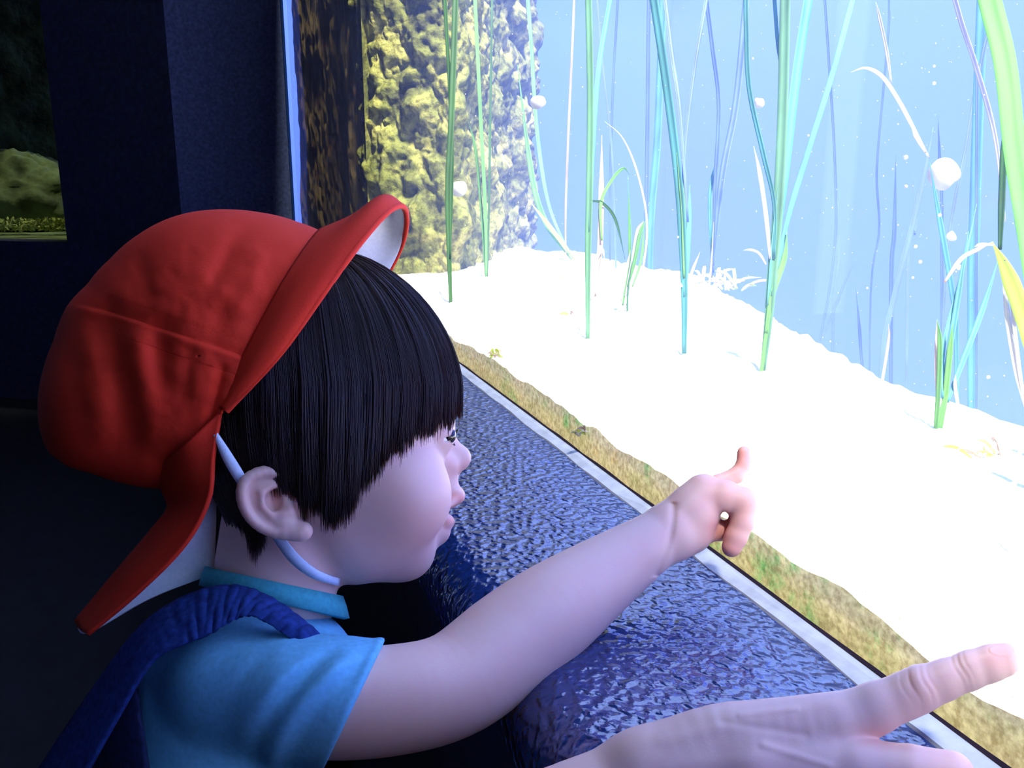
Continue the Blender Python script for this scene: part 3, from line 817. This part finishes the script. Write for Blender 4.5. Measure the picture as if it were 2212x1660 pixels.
# ------------------------------------------------------------------ far end of the room: post, blue edge, second small tank
def V2(px, d):  # plan position of a pixel column (row of the horizon) at depth d
    v = P(px, 374, d/1.0); return Vector((v.x, v.y, 0))
e0 = G(SEND, NG, 0); e0b = G(SEND, NG-0.0, 0)
c1_ = V2(384, 2.95); c2_ = V2(128, 3.12)
A0 = Vector((e0.x, e0.y, 0))
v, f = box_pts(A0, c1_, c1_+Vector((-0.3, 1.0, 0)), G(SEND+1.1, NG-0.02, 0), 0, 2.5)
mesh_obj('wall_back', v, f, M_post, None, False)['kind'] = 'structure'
v, f = box_pts(c1_+Vector((0, 0.001, 0)), c2_, c2_+Vector((-0.05, 0.9, 0)), c1_+Vector((-0.3, 1.0, 0)), 0, 2.5)
mesh_obj('wall_back', v, f, M_wall, None, False)['kind'] = 'structure'  # post side away from the window, its shade given by the darker wall colour
gbox('trim_4', SEND-0.012, SEND+0.004, NG-0.010, NG-0.001, LEDGE, 1.97, M_blue, 'structure')
# second window, to the left of the post
c3_ = V2(-260, 3.35)
low = 0.605
v, f = box_pts(c2_, c3_, c3_+Vector((0, 0.12, 0)), c2_+Vector((0, 0.12, 0)), 0, low)
mesh_obj('wall_back', v, f, M_wall, None, False)['kind'] = 'structure'
v, f = box_pts(c2_+Vector((0, 0.03, 0)), c3_+Vector((0, 0.03, 0)), c3_+Vector((0, 0.04, 0)), c2_+Vector((0, 0.04, 0)), low, 2.4)
w2 = mesh_obj('window_2', v, f, M_glass, None, False); w2['kind'] = 'structure'
v, f = box_pts(c3_, c3_+Vector((-1.5, -0.3, 0)), c3_+Vector((-1.5, 0.2, 0)), c3_+Vector((0, 0.2, 0)), 0, 2.5)
mesh_obj('wall_back', v, f, M_wall, None, False)['kind'] = 'structure'
# its own tank behind the pane
M_dim = simple('dim_green_rock', (0.13, 0.17, 0.06), 0.95, 0.1, 7, 0.75, (0.8, 0.03))
M_plant = simple('low_green_plants', (0.40, 0.46, 0.10), 0.9, 0.2, 120, 0.5, (0.8, 0.01))
def mound(name, c, r, mat, seed, n=70, z0=None):
    th = np.linspace(0, 2*math.pi, n, endpoint=False); ph = np.linspace(0.02, math.pi*0.5, n//2)
    T_, Q_ = np.meshgrid(th, ph, indexing='ij')
    x = np.cos(T_)*np.sin(Q_); y = np.sin(T_)*np.sin(Q_); z = np.cos(Q_)
    k = 1+0.22*fbm(x*2.2+seed, y*2.2, z*2.2+seed, 5)
    V = np.stack([c[0]+x*r[0]*k, c[1]+y*r[1]*k, c[2]+z*r[2]*k], -1).reshape(-1, 3)
    return mesh_obj(name, V, grid_faces(n, n//2, True)[:, ::-1], mat)
m0 = P(40, 470, 3.6)
tz = P(40, 500, 3.5).z
v, f = box_pts(Vector((-3.4, 3.45, 0)), Vector((-1.55, 3.30, 0)), Vector((-1.5, 4.6, 0)), Vector((-3.4, 4.6, 0)), 0.0, low-0.005)
mesh_obj('floor', v, f, M_dim, None, False)['kind'] = 'structure'
v, f = box_pts(Vector((-3.6, 4.6, 0)), Vector((-1.5, 4.6, 0)), Vector((-1.5, 4.7, 0)), Vector((-3.6, 4.7, 0)), 0.0, 2.5)
mesh_obj('wall_back', v, f, M_dim, None, False)['kind'] = 'structure'
v, f = box_pts(Vector((-3.6, 3.4, 0)), Vector((-3.4, 3.4, 0)), Vector((-3.4, 4.7, 0)), Vector((-3.6, 4.7, 0)), 0.0, 2.5)
mesh_obj('wall_left', v, f, M_dim, None, False)['kind'] = 'structure'
v, f = box_pts(Vector((-3.6, 3.4, 0)), Vector((-1.4, 3.4, 0)), Vector((-1.4, 4.7, 0)), Vector((-3.6, 4.7, 0)), 2.45, 2.55)
mesh_obj('ceiling', v, f, M_ceil, None, False)['kind'] = 'structure'
a = P(62, 400, 3.95)
tag(mound('rock', (a.x, a.y, low), (0.30, 0.22, 0.32), M_dim, 1), 'larger dim mossy rock in the small dark tank at the left edge', 'rock')
a = P(-130, 330, 4.3)
tag(mound('rock', (a.x, a.y, low), (0.22, 0.14, 0.62), M_dim, 5), 'tall dim rock at the back of the small dark tank', 'rock')
a = P(50, 470, 3.62)
rnd = np.random.RandomState(11)
V_, F_l = [], []
for i in range(1500):
    c = np.array([a.x + rnd.uniform(-0.5, 0.34), a.y + rnd.uniform(-0.03, 0.05), low + 0.012 + rnd.rand()*0.050])
    r = rnd.uniform(0.006, 0.014); q = rnd.normal(size=(2, 3)); q /= np.linalg.norm(q, axis=1)[:, None]
    k = len(V_); V_ += [c-q[0]*r, c+q[1]*r*0.6, c+q[0]*r, c-q[1]*r*0.6]; F_l.append((k, k+1, k+2, k+3))
pl = mesh_obj('low_water_plants', np.array(V_), np.array(F_l), M_plant, None, False)
tag(pl, 'bright strip of low green plants on the floor of the small dark tank', 'plants', kind='stuff')
ld = bpy.data.lights.new('added_strip_spot', 'SPOT'); lo = bpy.data.objects.new('added_strip_spot', ld); sc.collection.objects.link(lo)  # unseen spot added to brighten the strip of plants
lo.location = (a.x, a.y+0.02, 2.35); ld.energy = 60; ld.spot_size = math.radians(38); ld.spot_blend = 0.9; ld.color = (1, 0.98, 0.8); ld.shadow_soft_size = 0.05
# ------------------------------------------------------------------ the adult's hand, reaching in from the lower right
DA = 0.345
AF = {
    'index': [(1800, 1568, 0, 68), (1890, 1532, -8, 58), (1960, 1502, -14, 52), (1990, 1489, -16, 51), (2040, 1470, -20, 45), (2094, 1449, -26, 43), (2140, 1434, -30, 40), (2169, 1427, -34, 37.5)],
    'middle': [(1850, 1668, 18, 72), (1960, 1672, 14, 64), (2046, 1682, -4, 60), (2050, 1750, -60, 50), (2000, 1790, -110, 44)],
    'ring': [(1825, 1762, 10, 68), (1940, 1790, 4, 60), (2010, 1810, -20, 54), (2000, 1870, -70, 46), (1950, 1890, -110, 40)],
    'little': [(1770, 1850, -10, 58), (1870, 1890, -20, 50), (1925, 1915, -45, 44), (1915, 1960, -80, 38), (1870, 1975, -105, 34)],
    'thumb': [(1480, 1690, -50, 58), (1600, 1720, -105, 50), (1700, 1725, -135, 44), (1790, 1715, -140, 36)],
}
MC = [[tuple(r) for r in catmull([(1400, 1688, 0, 114), (1480, 1646, 6, 102), (1560, 1612, 8, 92), (1640, 1598, 8, 86), (1720, 1584, 4, 80), (1800, 1566, 0, 71)], 14)],
      [(1400, 1690, 10, 110), (1620, 1668, 26, 88), (1850, 1668, 18, 72)],
      [(1400, 1710, 8, 100), (1620, 1740, 18, 84), (1825, 1762, 10, 68)],
      [(1400, 1735, 0, 90), (1600, 1800, 0, 78), (1770, 1850, -10, 58)]]
FA = [tuple(r) for r in catmull([(420, 2230, 190, 205), (650, 2090, 140, 190), (900, 1945, 90, 165), (1080, 1848, 55, 140), (1230, 1770, 25, 122), (1330, 1722, 8, 112), (1400, 1690, 2, 110)], 24)]
def f_adult(x, y, w):
    p = (x, y, w)
    f = chain(p, FA, 3)
    g = None
    for c in MC:
        q = chain(p, c, 4 if len(c) > 8 else 30); g = q if g is None else smin(g, q, 34)
    f = smin(f, g, 26)
    for k, c in AF.items():
        f = smin(f, chain(p, c, 6 if k != 'index' else 12), 16 if k != 'index' else 10)
    # joint creases on the index finger
    ux, uy = 0.925, -0.38
    t = (x-1990)*ux + (y-1489)*uy; o = (x-1990)*uy*-1 + (y-1489)*ux
    near = np.exp(-((o+18)/44.0)**2)*(x > 1900)*(y < 1600)
    for t0, am in [(-34, 1.3), (-14, 2.2), (12, 2.6), (27, 2.0), (86, 1.6), (99, 2.4), (112, 1.6)]:
        f = f + 0.62*am*near*np.exp(-((t-t0-3*np.sin(o/12.0))/3.6)**2)
    f = f - 3.0*np.exp(-((t)/16)**2)*near
    # tendons and veins on the back
    for (a, b, r_, am) in [((1430, 1600), (1790, 1520), 16, 2.0), ((1560, 1560), (1740, 1588), 9, -1.5), ((1450, 1660), (1840, 1618), 22, 2.2), ((1600, 1545), (1720, 1530), 8, 2.2), ((1650, 1610), (1790, 1655), 9, 2.0)]:
        dx, dy = b[0]-a[0], b[1]-a[1]; L2 = dx*dx+dy*dy
        tt = np.clip(((x-a[0])*dx+(y-a[1])*dy)/L2, 0, 1)
        f = f - am*np.exp(-(np.hypot(x-a[0]-tt*dx, y-a[1]-tt*dy)/r_)**2)*(w > 0)
    # nail plate
    nl = ell(p, (2168, 1404, 2), (30, 13, 26))
    f = f - 1.2*np.clip(1-np.abs(nl)/4, 0, 1) + 1.0*np.clip(1-np.abs(nl-3)/3, 0, 1)
    return f
def tint_adult(x, y, w):
    r = 0.30*np.exp(-(((x-2172)**2+(y-1412)**2)/1500)) + 0.30*np.exp(-(((x-1880)/50)**2+((y-1588)/26)**2)) + 0.10*np.exp(-((x-1990)**2+(y-1489)**2)/4000)
    return np.clip(r + 0.06, 0, 1)
aloc = Vector(Pxyw([[600, 2100, 140]], DA)[0])
adult = thing('adult', Vector((aloc.x, aloc.y, 0)), 'adult reaching in with a bare forearm and extended index finger', 'person')
arm = sdf_obj('arm', f_adult, (200, 1360, -190), (2230, 2440, 400), HB*0.75, DA, M_skin2, adult, tint_adult)
M_sleeve = simple('dark_grey_knit', (0.05, 0.05, 0.06), 0.9, 0.1, 300, 0.2, (0.3, 0.001))
def f_adbody(x, y, w):  # plain clothed upper body of the adult, crouching outside the frame
    p = (x, y, w)
    f = cap(p, (-0.30, 0.26, 0.60), (-0.42, -0.10, 0.80), 0.055, 0.075)
    f = smin(f, cap(p, (-0.42, -0.12, 0.80), (-0.26, -0.52, 1.02), 0.07, 0.08), 0.04)
    t = ell(p, (-0.02, -0.62, 0.72), (0.25, 0.15, 0.42))
    f = smin(f, t, 0.06)
    f = smin(f, cap(p, (0.0, -0.60, 0.36), (-0.16, -0.20, 0.42), 0.13, 0.085), 0.05)
    f = smin(f, cap(p, (-0.16, -0.20, 0.42), (-0.16, -0.42, 0.05), 0.08, 0.055), 0.02)
    f = smin(f, cap(p, (0.1, -0.62, 0.36), (0.02, -0.30, 0.10), 0.12, 0.08), 0.05)
    f = smin(f, cap(p, (0.02, -0.30, 0.09), (0.04, -0.70, 0.07), 0.075, 0.05), 0.02)
    return f
V, Fc = sdf_mesh(f_adbody, (-0.65, -0.95, 0.0), (0.35, 0.40, 1.25), 0.018)
sl_ = mesh_obj('clothing', V, Fc[:, ::-1], M_sleeve, adult)
# ------------------------------------------------------------------ water plants rooted in the sand
def leaf_mat(name, col, tr=0.55):
    m, nt, b = new_mat(name)
    h = noise(nt, 40, 3, 0.5, stretch=(1, 1, 0.1))
    lo = tuple(c*0.75 for c in col); hi = tuple(min(1, c*1.15) for c in col)
    c = ramp(nt, h, [(0.3, lo), (0.7, hi)]); nt.links.new(c, b.inputs['Base Color'])
    b.inputs['Roughness'].default_value = 0.55
    tl = nt.nodes.new('ShaderNodeBsdfTranslucent'); nt.links.new(c, tl.inputs[0])
    mx = nt.nodes.new('ShaderNodeMixShader'); mx.inputs[0].default_value = tr
    nt.links.new(b.outputs[0], mx.inputs[1]); nt.links.new(tl.outputs[0], mx.inputs[2]); nt.links.new(mx.outputs[0], nt.nodes['Material Output'].inputs[0])
    return m
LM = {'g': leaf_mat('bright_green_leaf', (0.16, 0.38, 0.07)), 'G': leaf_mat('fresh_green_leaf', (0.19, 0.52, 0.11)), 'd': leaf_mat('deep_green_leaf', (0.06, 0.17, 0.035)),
      'y': leaf_mat('yellow_green_leaf', (0.46, 0.58, 0.07)), 'c': leaf_mat('hazy_cyan_leaf', (0.11, 0.33, 0.30)), 'h': leaf_mat('hazy_green_leaf', (0.17, 0.36, 0.19)), 'b': leaf_mat('hazy_blue_stem', (0.12, 0.20, 0.44)),  # cyan, hazy green and blue tones carry the water haze in their colour
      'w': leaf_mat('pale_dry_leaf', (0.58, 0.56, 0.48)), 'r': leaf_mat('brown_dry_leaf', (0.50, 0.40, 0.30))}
PLANTS = []
def plant(label, base, blades, d=None, group=None, name='reed_clump', root=True):
    """base: pixel of the root on the sand; blades: (material, width px, [(x,y)...], depth shift)"""
    b = Pz(base[0], base[1], SANDZ); deep_ = d is not None and root
    s, n = SN(b)
    if d is None:
        d = depth_of(b); loc = Vector((b.x, b.y, sand_z(s, n)-0.004))
    else:
        b = P(base[0], base[1], d); s, n = SN(b); loc = Vector((b.x, b.y, min(b.z, sand_z(s, n)+0.01)))
    t = thing(name, loc, label, 'plant', group); deep = deep_
    for bl in blades:
        mk, wd, pts = bl[:3]; dd = bl[3] if len(bl) > 3 else 0.0
        pts = [tuple(q) for q in pts]
        if deep and abs(pts[0][0]-base[0]) < 30 and abs(pts[0][1]-base[1]) < 60:   # roots reach the ground below
            r0 = P(pts[0][0], pts[0][1], d); s0, n0_ = SN(r0); zg = sand_z(s0, n0_) if n0_ < 1.4 else -1.1
            if zg < r0.z-0.01:
                dd0 = r0.y*cp - (zg-CAMZ)*sp
                q0 = (CX + F*r0.x/d, CY - F*(r0.y*sp+(zg-CAMZ)*cp)/dd0)
                pts = [(pts[0][0]+(pts[0][0]-pts[1][0])*0.05, q0[1])] + pts
        if pts[-1][1] <= 2:   # leaves that run out of the top go on to the water surface
            x0, y0 = pts[-2]; x1, y1 = pts[-1]; k = 160.0/max(30, abs(y1-y0)); pts.append((x1+(x1-x0)*k, y1-160)); up = True
        else: up = False
        nr = max(14, min(34, 6*len(pts)))
        q = catmull(np.array(pts, float), nr)
        tt = np.linspace(0, 1, nr)
        dep = d*(1+dd*tt)
        C_ = np.array([tuple(P(a, b_, k_)) for (a, b_), k_ in zip(q, dep)])
        # first point meets the ground
        tan = np.gradient(C_, axis=0); tan /= np.linalg.norm(tan, axis=1)[:, None]+1e-9
        view = C_ - np.array([0, 0, CAMZ]); view /= np.linalg.norm(view, axis=1)[:, None]
        tw = 0.5*math.sin(len(PLANTS)*1.7+wd) 
        side = np.cross(tan, view); side /= np.linalg.norm(side, axis=1)[:, None]+1e-9
        fwd = np.cross(side, tan)
        side = side*math.cos(tw) + fwd*math.sin(tw); fwd = np.cross(side, tan)
        prof = np.clip(0.55+1.6*tt, 0, 1)*(1 if up else np.clip((1-tt)*3.2, 0.12, 1))
        hw = (0.5*wd*dep/F/max(0.5, math.cos(tw))*prof)[:, None]
        A = np.stack([C_-side*hw, C_-side*hw*0.4+fwd*hw*0.22, C_+fwd*hw*0.30, C_+side*hw*0.4+fwd*hw*0.22, C_+side*hw], 1)
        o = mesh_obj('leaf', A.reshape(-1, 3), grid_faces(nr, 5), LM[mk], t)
        md = o.modifiers.new('t', 'SOLIDIFY'); md.thickness = 0.0003; md.offset = 0
    PLANTS.append(t); return t
E = -2
plant('tall deep green grass pair standing before the mossy rocks', (974, 665), [
    ('d', 13, [(974, 665), (970, 540), (968, 400), (974, 280), (979, 150), (984, E)]), ('d', 8, [(972, 560), (977, 350), (972, 200), (966, 90), (961, E)], 0.01)])
plant('thin green grass tuft just right of the tall deep green pair', (1051, 606), [
    ('g', 8, [(1051, 606), (1048, 450), (1038, 250), (1026, E)]), ('g', 6, [(1049, 600), (1042, 480), (1028, 330), (1012, 262)], 0.02), ('d', 5, [(1053, 600), (1057, 400), (1062, 60), (1063, E)], 0.01)])
plant('bent yellow green leaves leaning left at the corner of the mossy rocks', (1247, 572), [
    ('y', 9, [(1247, 572), (1218, 530), (1180, 480), (1145, 436)]), ('g', 12, [(1236, 560), (1190, 500), (1160, 430), (1140, 320), (1118, 140)], 0.02),
    ('g', 8, [(1230, 550), (1185, 440), (1160, 280), (1148, 100), (1140, E)], 0.03), ('r', 5, [(1222, 560), (1222, 450), (1228, 280), (1237, 80), (1240, E)], 0.04)])
plant('tall green reed pair rising left of the blue water with a dry base', (1270, 735), [
    ('h', 15, [(1270, 735), (1270, 560), (1273, 400), (1275, 200), (1271, E)]), ('c', 11, [(1275, 500), (1280, 330), (1293, 150), (1318, E)], 0.02),
    ('r', 12, [(1287, 640), (1296, 540), (1299, 420), (1300, 292)], 0.01), ('w', 8, [(1275, 650), (1285, 570), (1300, 540), (1306, 560)]),
    ('w', 10, [(1276, 700), (1288, 640), (1296, 600), (1300, 548)]), ('g', 7, [(1300, 520), (1298, 440), (1320, 392), (1346, 364), (1360, 378)], 0.01),
    ('d', 7, [(1277, 434), (1303, 440), (1330, 476), (1350, 560)], 0.01)])
plant('small arching grass tuft with pale drooping tips beside the green reed pair', (1350, 690), [
    ('g', 8, [(1356, 620), (1372, 560), (1384, 500), (1396, 474)]), ('w', 9, [(1352, 640), (1368, 560), (1378, 500), (1390, 478)], 0.01), ('w', 4, [(1320, 680), (1370, 640), (1392, 560), (1397, 470), (1376, 370), (1345, 298), (1306, 262)], 0.01),
    ('g', 7, [(1345, 660), (1358, 580), (1360, 500), (1356, 380)], 0.02), ('d', 4, [(1356, 718), (1356, 640), (1366, 560)]), ('r', 6, [(1342, 650), (1352, 590), (1362, 540)], 0.01), ('g', 6, [(1366, 620), (1385, 560), (1392, 480)], 0.01)])
plant('tall blue green reed with twin leaves left of the broad cyan reed clump', (1478, 765), [
    ('c', 18, [(1478, 765), (1478, 620), (1470, 450), (1455, 300), (1432, 130), (1412, E)]), ('c', 10, [(1480, 640), (1488, 500), (1490, 400)], 0.01), ('g', 10, [(1479, 600), (1476, 450), (1462, 330)], 0.0),
    ('w', 8, [(1474, 620), (1450, 590), (1432, 585)]), ('b', 8, [(1482, 560), (1478, 350), (1500, 150), (1526, E)], 0.05), ('b', 9, [(1486, 480), (1470, 250), (1452, 120), (1437, E)], 0.06), ('r', 6, [(1484, 640), (1494, 590), (1512, 545)], 0.01)])
plant('broad cyan and green reed clump with spreading leaves in the middle of the water', (1648, 800), [
    ('h', 22, [(1648, 800), (1660, 690), (1668, 590), (1680, 450), (1690, 250), (1696, E)]), ('c', 20, [(1662, 660), (1676, 520), (1700, 330), (1722, 150), (1746, E)], 0.01),
    ('c', 12, [(1668, 640), (1700, 480), (1745, 330), (1795, 170), (1842, E)], 0.02), ('w', 9, [(1664, 560), (1655, 470), (1642, 380), (1628, 316)], 0.0), ('c', 10, [(1672, 560), (1672, 440), (1648, 330), (1618, 190), (1612, 60), (1611, E)], 0.01),
    ('w', 5, [(1655, 572), (1640, 548), (1622, 540), (1606, 541)]), ('g', 12, [(1655, 720), (1668, 640), (1694, 560), (1700, 500)], 0.0), ('g', 12, [(1640, 860), (1652, 760), (1662, 680)], 0), ('c', 8, [(1690, 450), (1692, 200), (1680, 90), (1673, E)], 0.03),
    ('w', 6, [(1652, 680), (1600, 660), (1566, 652)], 0.0)])
plant('thin pale stem pair between the blue green reed and the broad clump', (1535, 690), [
    ('r', 5, [(1510, 740), (1522, 660), (1534, 600), (1542, 480)], 0.0), ('b', 9, [(1540, 590), (1545, 400), (1553, 230), (1540, 110), (1526, E)], 0.05), ('b', 14, [(1535, 600), (1560, 380), (1590, 220), (1612, E)], 0.06), ('c', 8, [(1538, 560), (1534, 420), (1552, 330)], 0.03)])
far = 'far blue stems standing in deep water'
for k, (lab, pts, wd, m) in enumerate([
    ('long slightly bowed thin blue stem right of the broad clump', [(1768, 770), (1790, 640), (1806, 500), (1803, 330), (1792, 150), (1782, E)], 6, 'b'),
    ('faint thin stem meeting a bubble string right of the bowed stem', [(1880, 660), (1899, 500), (1894, 370), (1908, 200), (1920, 60), (1921, E)], 5, 'b'),
    ('short broken stem with a cut top beneath the arching pale leaf', [(1925, 640), (1932, 500), (1935, 331)], 9, 'b'),
    ('dark slanting stem with a cut top just left of the pale disc', [(1905, 790), (1932, 640), (1975, 470), (1998, 370), (2016, 275)], 12, 'b'),
    ('short leaning violet stem rooted at the sand edge', [(1876, 884), (1862, 780), (1856, 700), (1848, 620)], 7, 'b'),
    ('thin stem behind the bank with a ragged pale tip', [(1890, 910), (1908, 810), (1920, 730), (1919, 700)], 6, 'r'),
    ('pair of long straight blue stems reaching the top left of the blue water', [(1395, 560), (1398, 350), (1402, E)], 9, 'b'),
    ('long leaning blue stem behind the green reed pair', [(1330, 560), (1322, 330), (1300, 120), (1290, E)], 5, 'b'),
    ('long faint stem right of the leaning blue stem', [(1318, 420), (1324, 200), (1335, E)], 6, 'b'),
    ('wide hazy cyan stem left of the big green leaf', [(2100, 700), (2106, 450), (2114, 200), (2122, E)], 22, 'c'),
    ('thin violet stem crossing behind the hazy cyan stem', [(2040, 640), (2090, 300), (2120, 120), (2140, E)], 7, 'b'),
    ('thin dark stem near the top right behind the hazy cyan stem', [(2110, 260), (2118, 150), (2136, 60), (2148, E)], 8, 'b'),
    ('faint low stem left of the leaning violet stem', [(1750, 800), (1790, 700), (1830, 600), (1850, 560)], 6, 'b'),
    ('broad faint cyan stem at the top beside the tall blue green reed', [(1405, 500), (1420, 300), (1432, E)], 16, 'c'),
    ('faint blue stem between the broken stem and the slanting dark stem', [(1960, 640), (1978, 500), (1972, 375)], 6, 'b'),
    ('short blue stem right of the slanting dark stem', [(2035, 480), (2030, 350), (2026, 250)], 7, 'b'),
    ('slim stem rising from the bank below the broken stem', [(1800, 700), (1812, 560), (1810, 430)], 7, 'b'),
    ('long pale stem with a nodding joint left of the hazy cyan stem', [(2170, 480), (2150, 300), (2110, 150), (2080, 60), (2062, E)], 10, 'w'),
    ('thin pale stem from the top with a white bud end', [(1925, 180), (1915, 110), (1900, 40), (1892, 5)], 7, 'w')]):
    dd = (1.45, 1.9, 1.7, 1.35, 1.25, 1.2, 2.3, 2.0, 2.2, 1.5, 1.6, 1.4, 1.8, 2.4, 1.9, 1.7, 1.9, 1.1, 1.3)[k]
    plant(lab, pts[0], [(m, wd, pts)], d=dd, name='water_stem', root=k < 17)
plant('dead leaf arching left over the pale floating disc', (2066, 745), [
    ('c', 11, [(2066, 745), (2058, 640), (2038, 520), (2022, 430), (2008, 350)]), ('w', 8, [(2006, 340), (1975, 280), (1940, 215), (1905, 165), (1870, 147), (1838, 156)], 0.01), ('w', 8, [(2000, 330), (1982, 300), (1970, 280)])], d=1.05)
plant('leafy reed tuft on the sand edge below the pale floating disc', (2035, 925), [
    ('g', 10, [(2018, 955), (2026, 860), (2030, 740), (2024, 690)]), ('c', 12, [(2040, 880), (2048, 780), (2070, 640), (2092, 500)], 0.02), ('c', 12, [(2046, 870), (2080, 780), (2122, 670), (2158, 555)], 0.02),
    ('g', 12, [(2032, 930), (2044, 840), (2052, 760), (2058, 700)], 0.0), ('w', 7, [(2072, 890), (2064, 840), (2064, 810)]), ('g', 9, [(2022, 935), (2036, 880), (2046, 850)]), ('c', 8, [(2036, 860), (2040, 740), (2076, 600), (2110, 440)], 0.03), ('r', 6, [(2026, 900), (2022, 780), (2024, 690)], 0.01)])
plant('biggest fresh green leaf crossing the upper right corner', (2262, 760), [
    ('G', 44, [(2262, 760), (2240, 620), (2218, 480), (2192, 320), (2172, 140), (2138, E)]), ('c', 14, [(2250, 700), (2200, 420), (2180, 250), (2160, 90), (2150, E)], 0.05)], d=0.62)
plant('yellow reed with a broken top under the big green leaf', (2246, 820), [
    ('y', 34, [(2246, 820), (2222, 720), (2196, 640), (2168, 570), (2143, 524)]), ('w', 6, [(2148, 530), (2120, 528), (2104, 534)]), ('r', 9, [(2040, 610), (2076, 560), (2110, 540), (2146, 522)], 0.0),
    ('w', 11, [(2222, 900), (2196, 800), (2176, 680), (2164, 560)], 0.02), ('d', 14, [(2160, 540), (2164, 430), (2168, 330), (2172, 250)], 0.02), ('w', 8, [(2226, 930), (2206, 830), (2190, 700), (2178, 600)], 0.01)], d=0.70)
plant('pale dead reed leaning at the right frame edge over the sand', (2190, 1180), [
    ('w', 8, [(2180, 1200), (2188, 1080), (2206, 960), (2222, 900)]), ('w', 5, [(2150, 1080), (2175, 1050), (2200, 1040)])])
for k, (b_, lab) in enumerate([((1215, 610), 'small tan tuft of dead plant on the sand left of the green reed pair'), ((1245, 688), 'tiny tan tuft of dead plant on the sand nearer than the tan tuft'),
                              ((1072, 770), 'small orange brown sprig at the sand edge beside the fringe of hair'), ((1255, 940), 'thin orange twig sticking out of the sediment strip'),
                              ((1555, 625), 'torn pale leaf heap on the sand edge right of the blue green reed'), ((2140, 990), 'loose heap of pale dead leaves on the sand under the yellow reed')]):
    rnd = np.random.RandomState(20+k); bl = []
    big = 5 if k in (4, 5) else 0
    for i in range(6+big*2):
        a_ = rnd.uniform(-2.9, -0.3); L = rnd.uniform(14, 34)*(1+big*0.35)
        x0, y0 = b_[0]+rnd.uniform(-14, 14)*(1+big*0.5), b_[1]+rnd.uniform(-3, 4)
        bl.append((('r', 'w', 'y', 'w')[i % 4] if k != 2 else ('r', 'y')[i % 2], rnd.uniform(4, 8), [(x0, y0), (x0+L*0.5*math.cos(a_), y0+L*0.4*math.sin(a_)-4), (x0+L*math.cos(a_), y0+L*0.55*math.sin(a_))]))
    plant(lab, b_, bl, name='dead_leaf_tuft')
# floating bits: pale discs of torn leaf, and fine bubbles
def flake(px, py, d, r, lab, seed, name='floating_leaf_scrap'):
    c = P(px, py, d); n = 26; rr_ = r*d/F
    th = np.linspace(0, 2*math.pi, n, endpoint=False)
    k = 1+0.22*np.array([vnoise(np.array([math.cos(t)*1.3+seed]), np.array([math.sin(t)*1.3]), np.array([seed*1.0]))[0] for t in th])
    V = [c] + [c + Vector((math.cos(t)*rr_*q, 0.25*math.sin(2*t)*rr_, math.sin(t)*rr_*q)) for t, q in zip(th, k)]
    f = [(0, 1+i, 1+(i+1) % n) for i in range(n)]
    o = mesh_obj(name, V, f, LM['w']); md = o.modifiers.new('t', 'SOLIDIFY'); md.thickness = 0.0006
    tag(o, lab, 'leaf scrap')
flake(2040, 375, 1.06, 33, 'large pale round leaf scrap floating beneath the arching dead leaf', 2)
flake(2056, 510, 1.12, 11, 'small pale leaf scrap floating below the large round one', 6)
flake(990, 408, 1.9, 17, 'pale round scrap floating before the mossy rocks', 9)
flake(1162, 222, 1.7, 15, 'thin translucent scrap floating at the mossy rock corner', 12)
flake(1640, 222, 1.3, 11, 'tiny pale curl floating left of the broad reed clump', 4)
rnd = np.random.RandomState(5); bm = bmesh.new()
for i in range(420):
    px, py = rnd.uniform(1000, 2230), rnd.uniform(-30, 900)
    d = rnd.uniform(0.7, 2.0) if py < 520 else rnd.uniform(0.6, 0.9)
    c = P(px, py, d); s_, n_ = SN(c)
    if n_ < NG+0.03 or n_ > 1.6 or c.z < SANDZ+0.01: continue
    r = rnd.choice([0.9, 1.2, 1.8, 2.6], p=[.55, .3, .12, .03])*d/F
    bmesh.ops.create_icosphere(bm, subdivisions=1, radius=r, matrix=Matrix.Translation(c))
for px, py, q in [(1957, 340, 5), (1957, 403, 4), (2018, 143, 3), (2018, 180, 4), (1956, 404, 3), (1978, 533, 4), (1988, 566, 4), (1972, 600, 3), (2030, 465, 4), (2192, 438, 6), (2135, 815, 4), (2072, 578, 6)]:
    bmesh.ops.create_icosphere(bm, subdivisions=2, radius=q*0.95/F, matrix=Matrix.Translation(P(px, py, 0.95)))
me = bpy.data.meshes.new('drifting_specks'); bm.to_mesh(me); bm.free(); me.materials.append(LM['w'])
o = bpy.data.objects.new('drifting_specks', me); sc.collection.objects.link(o)
tag(o, 'fine white specks drifting in the water', 'specks', kind='stuff')
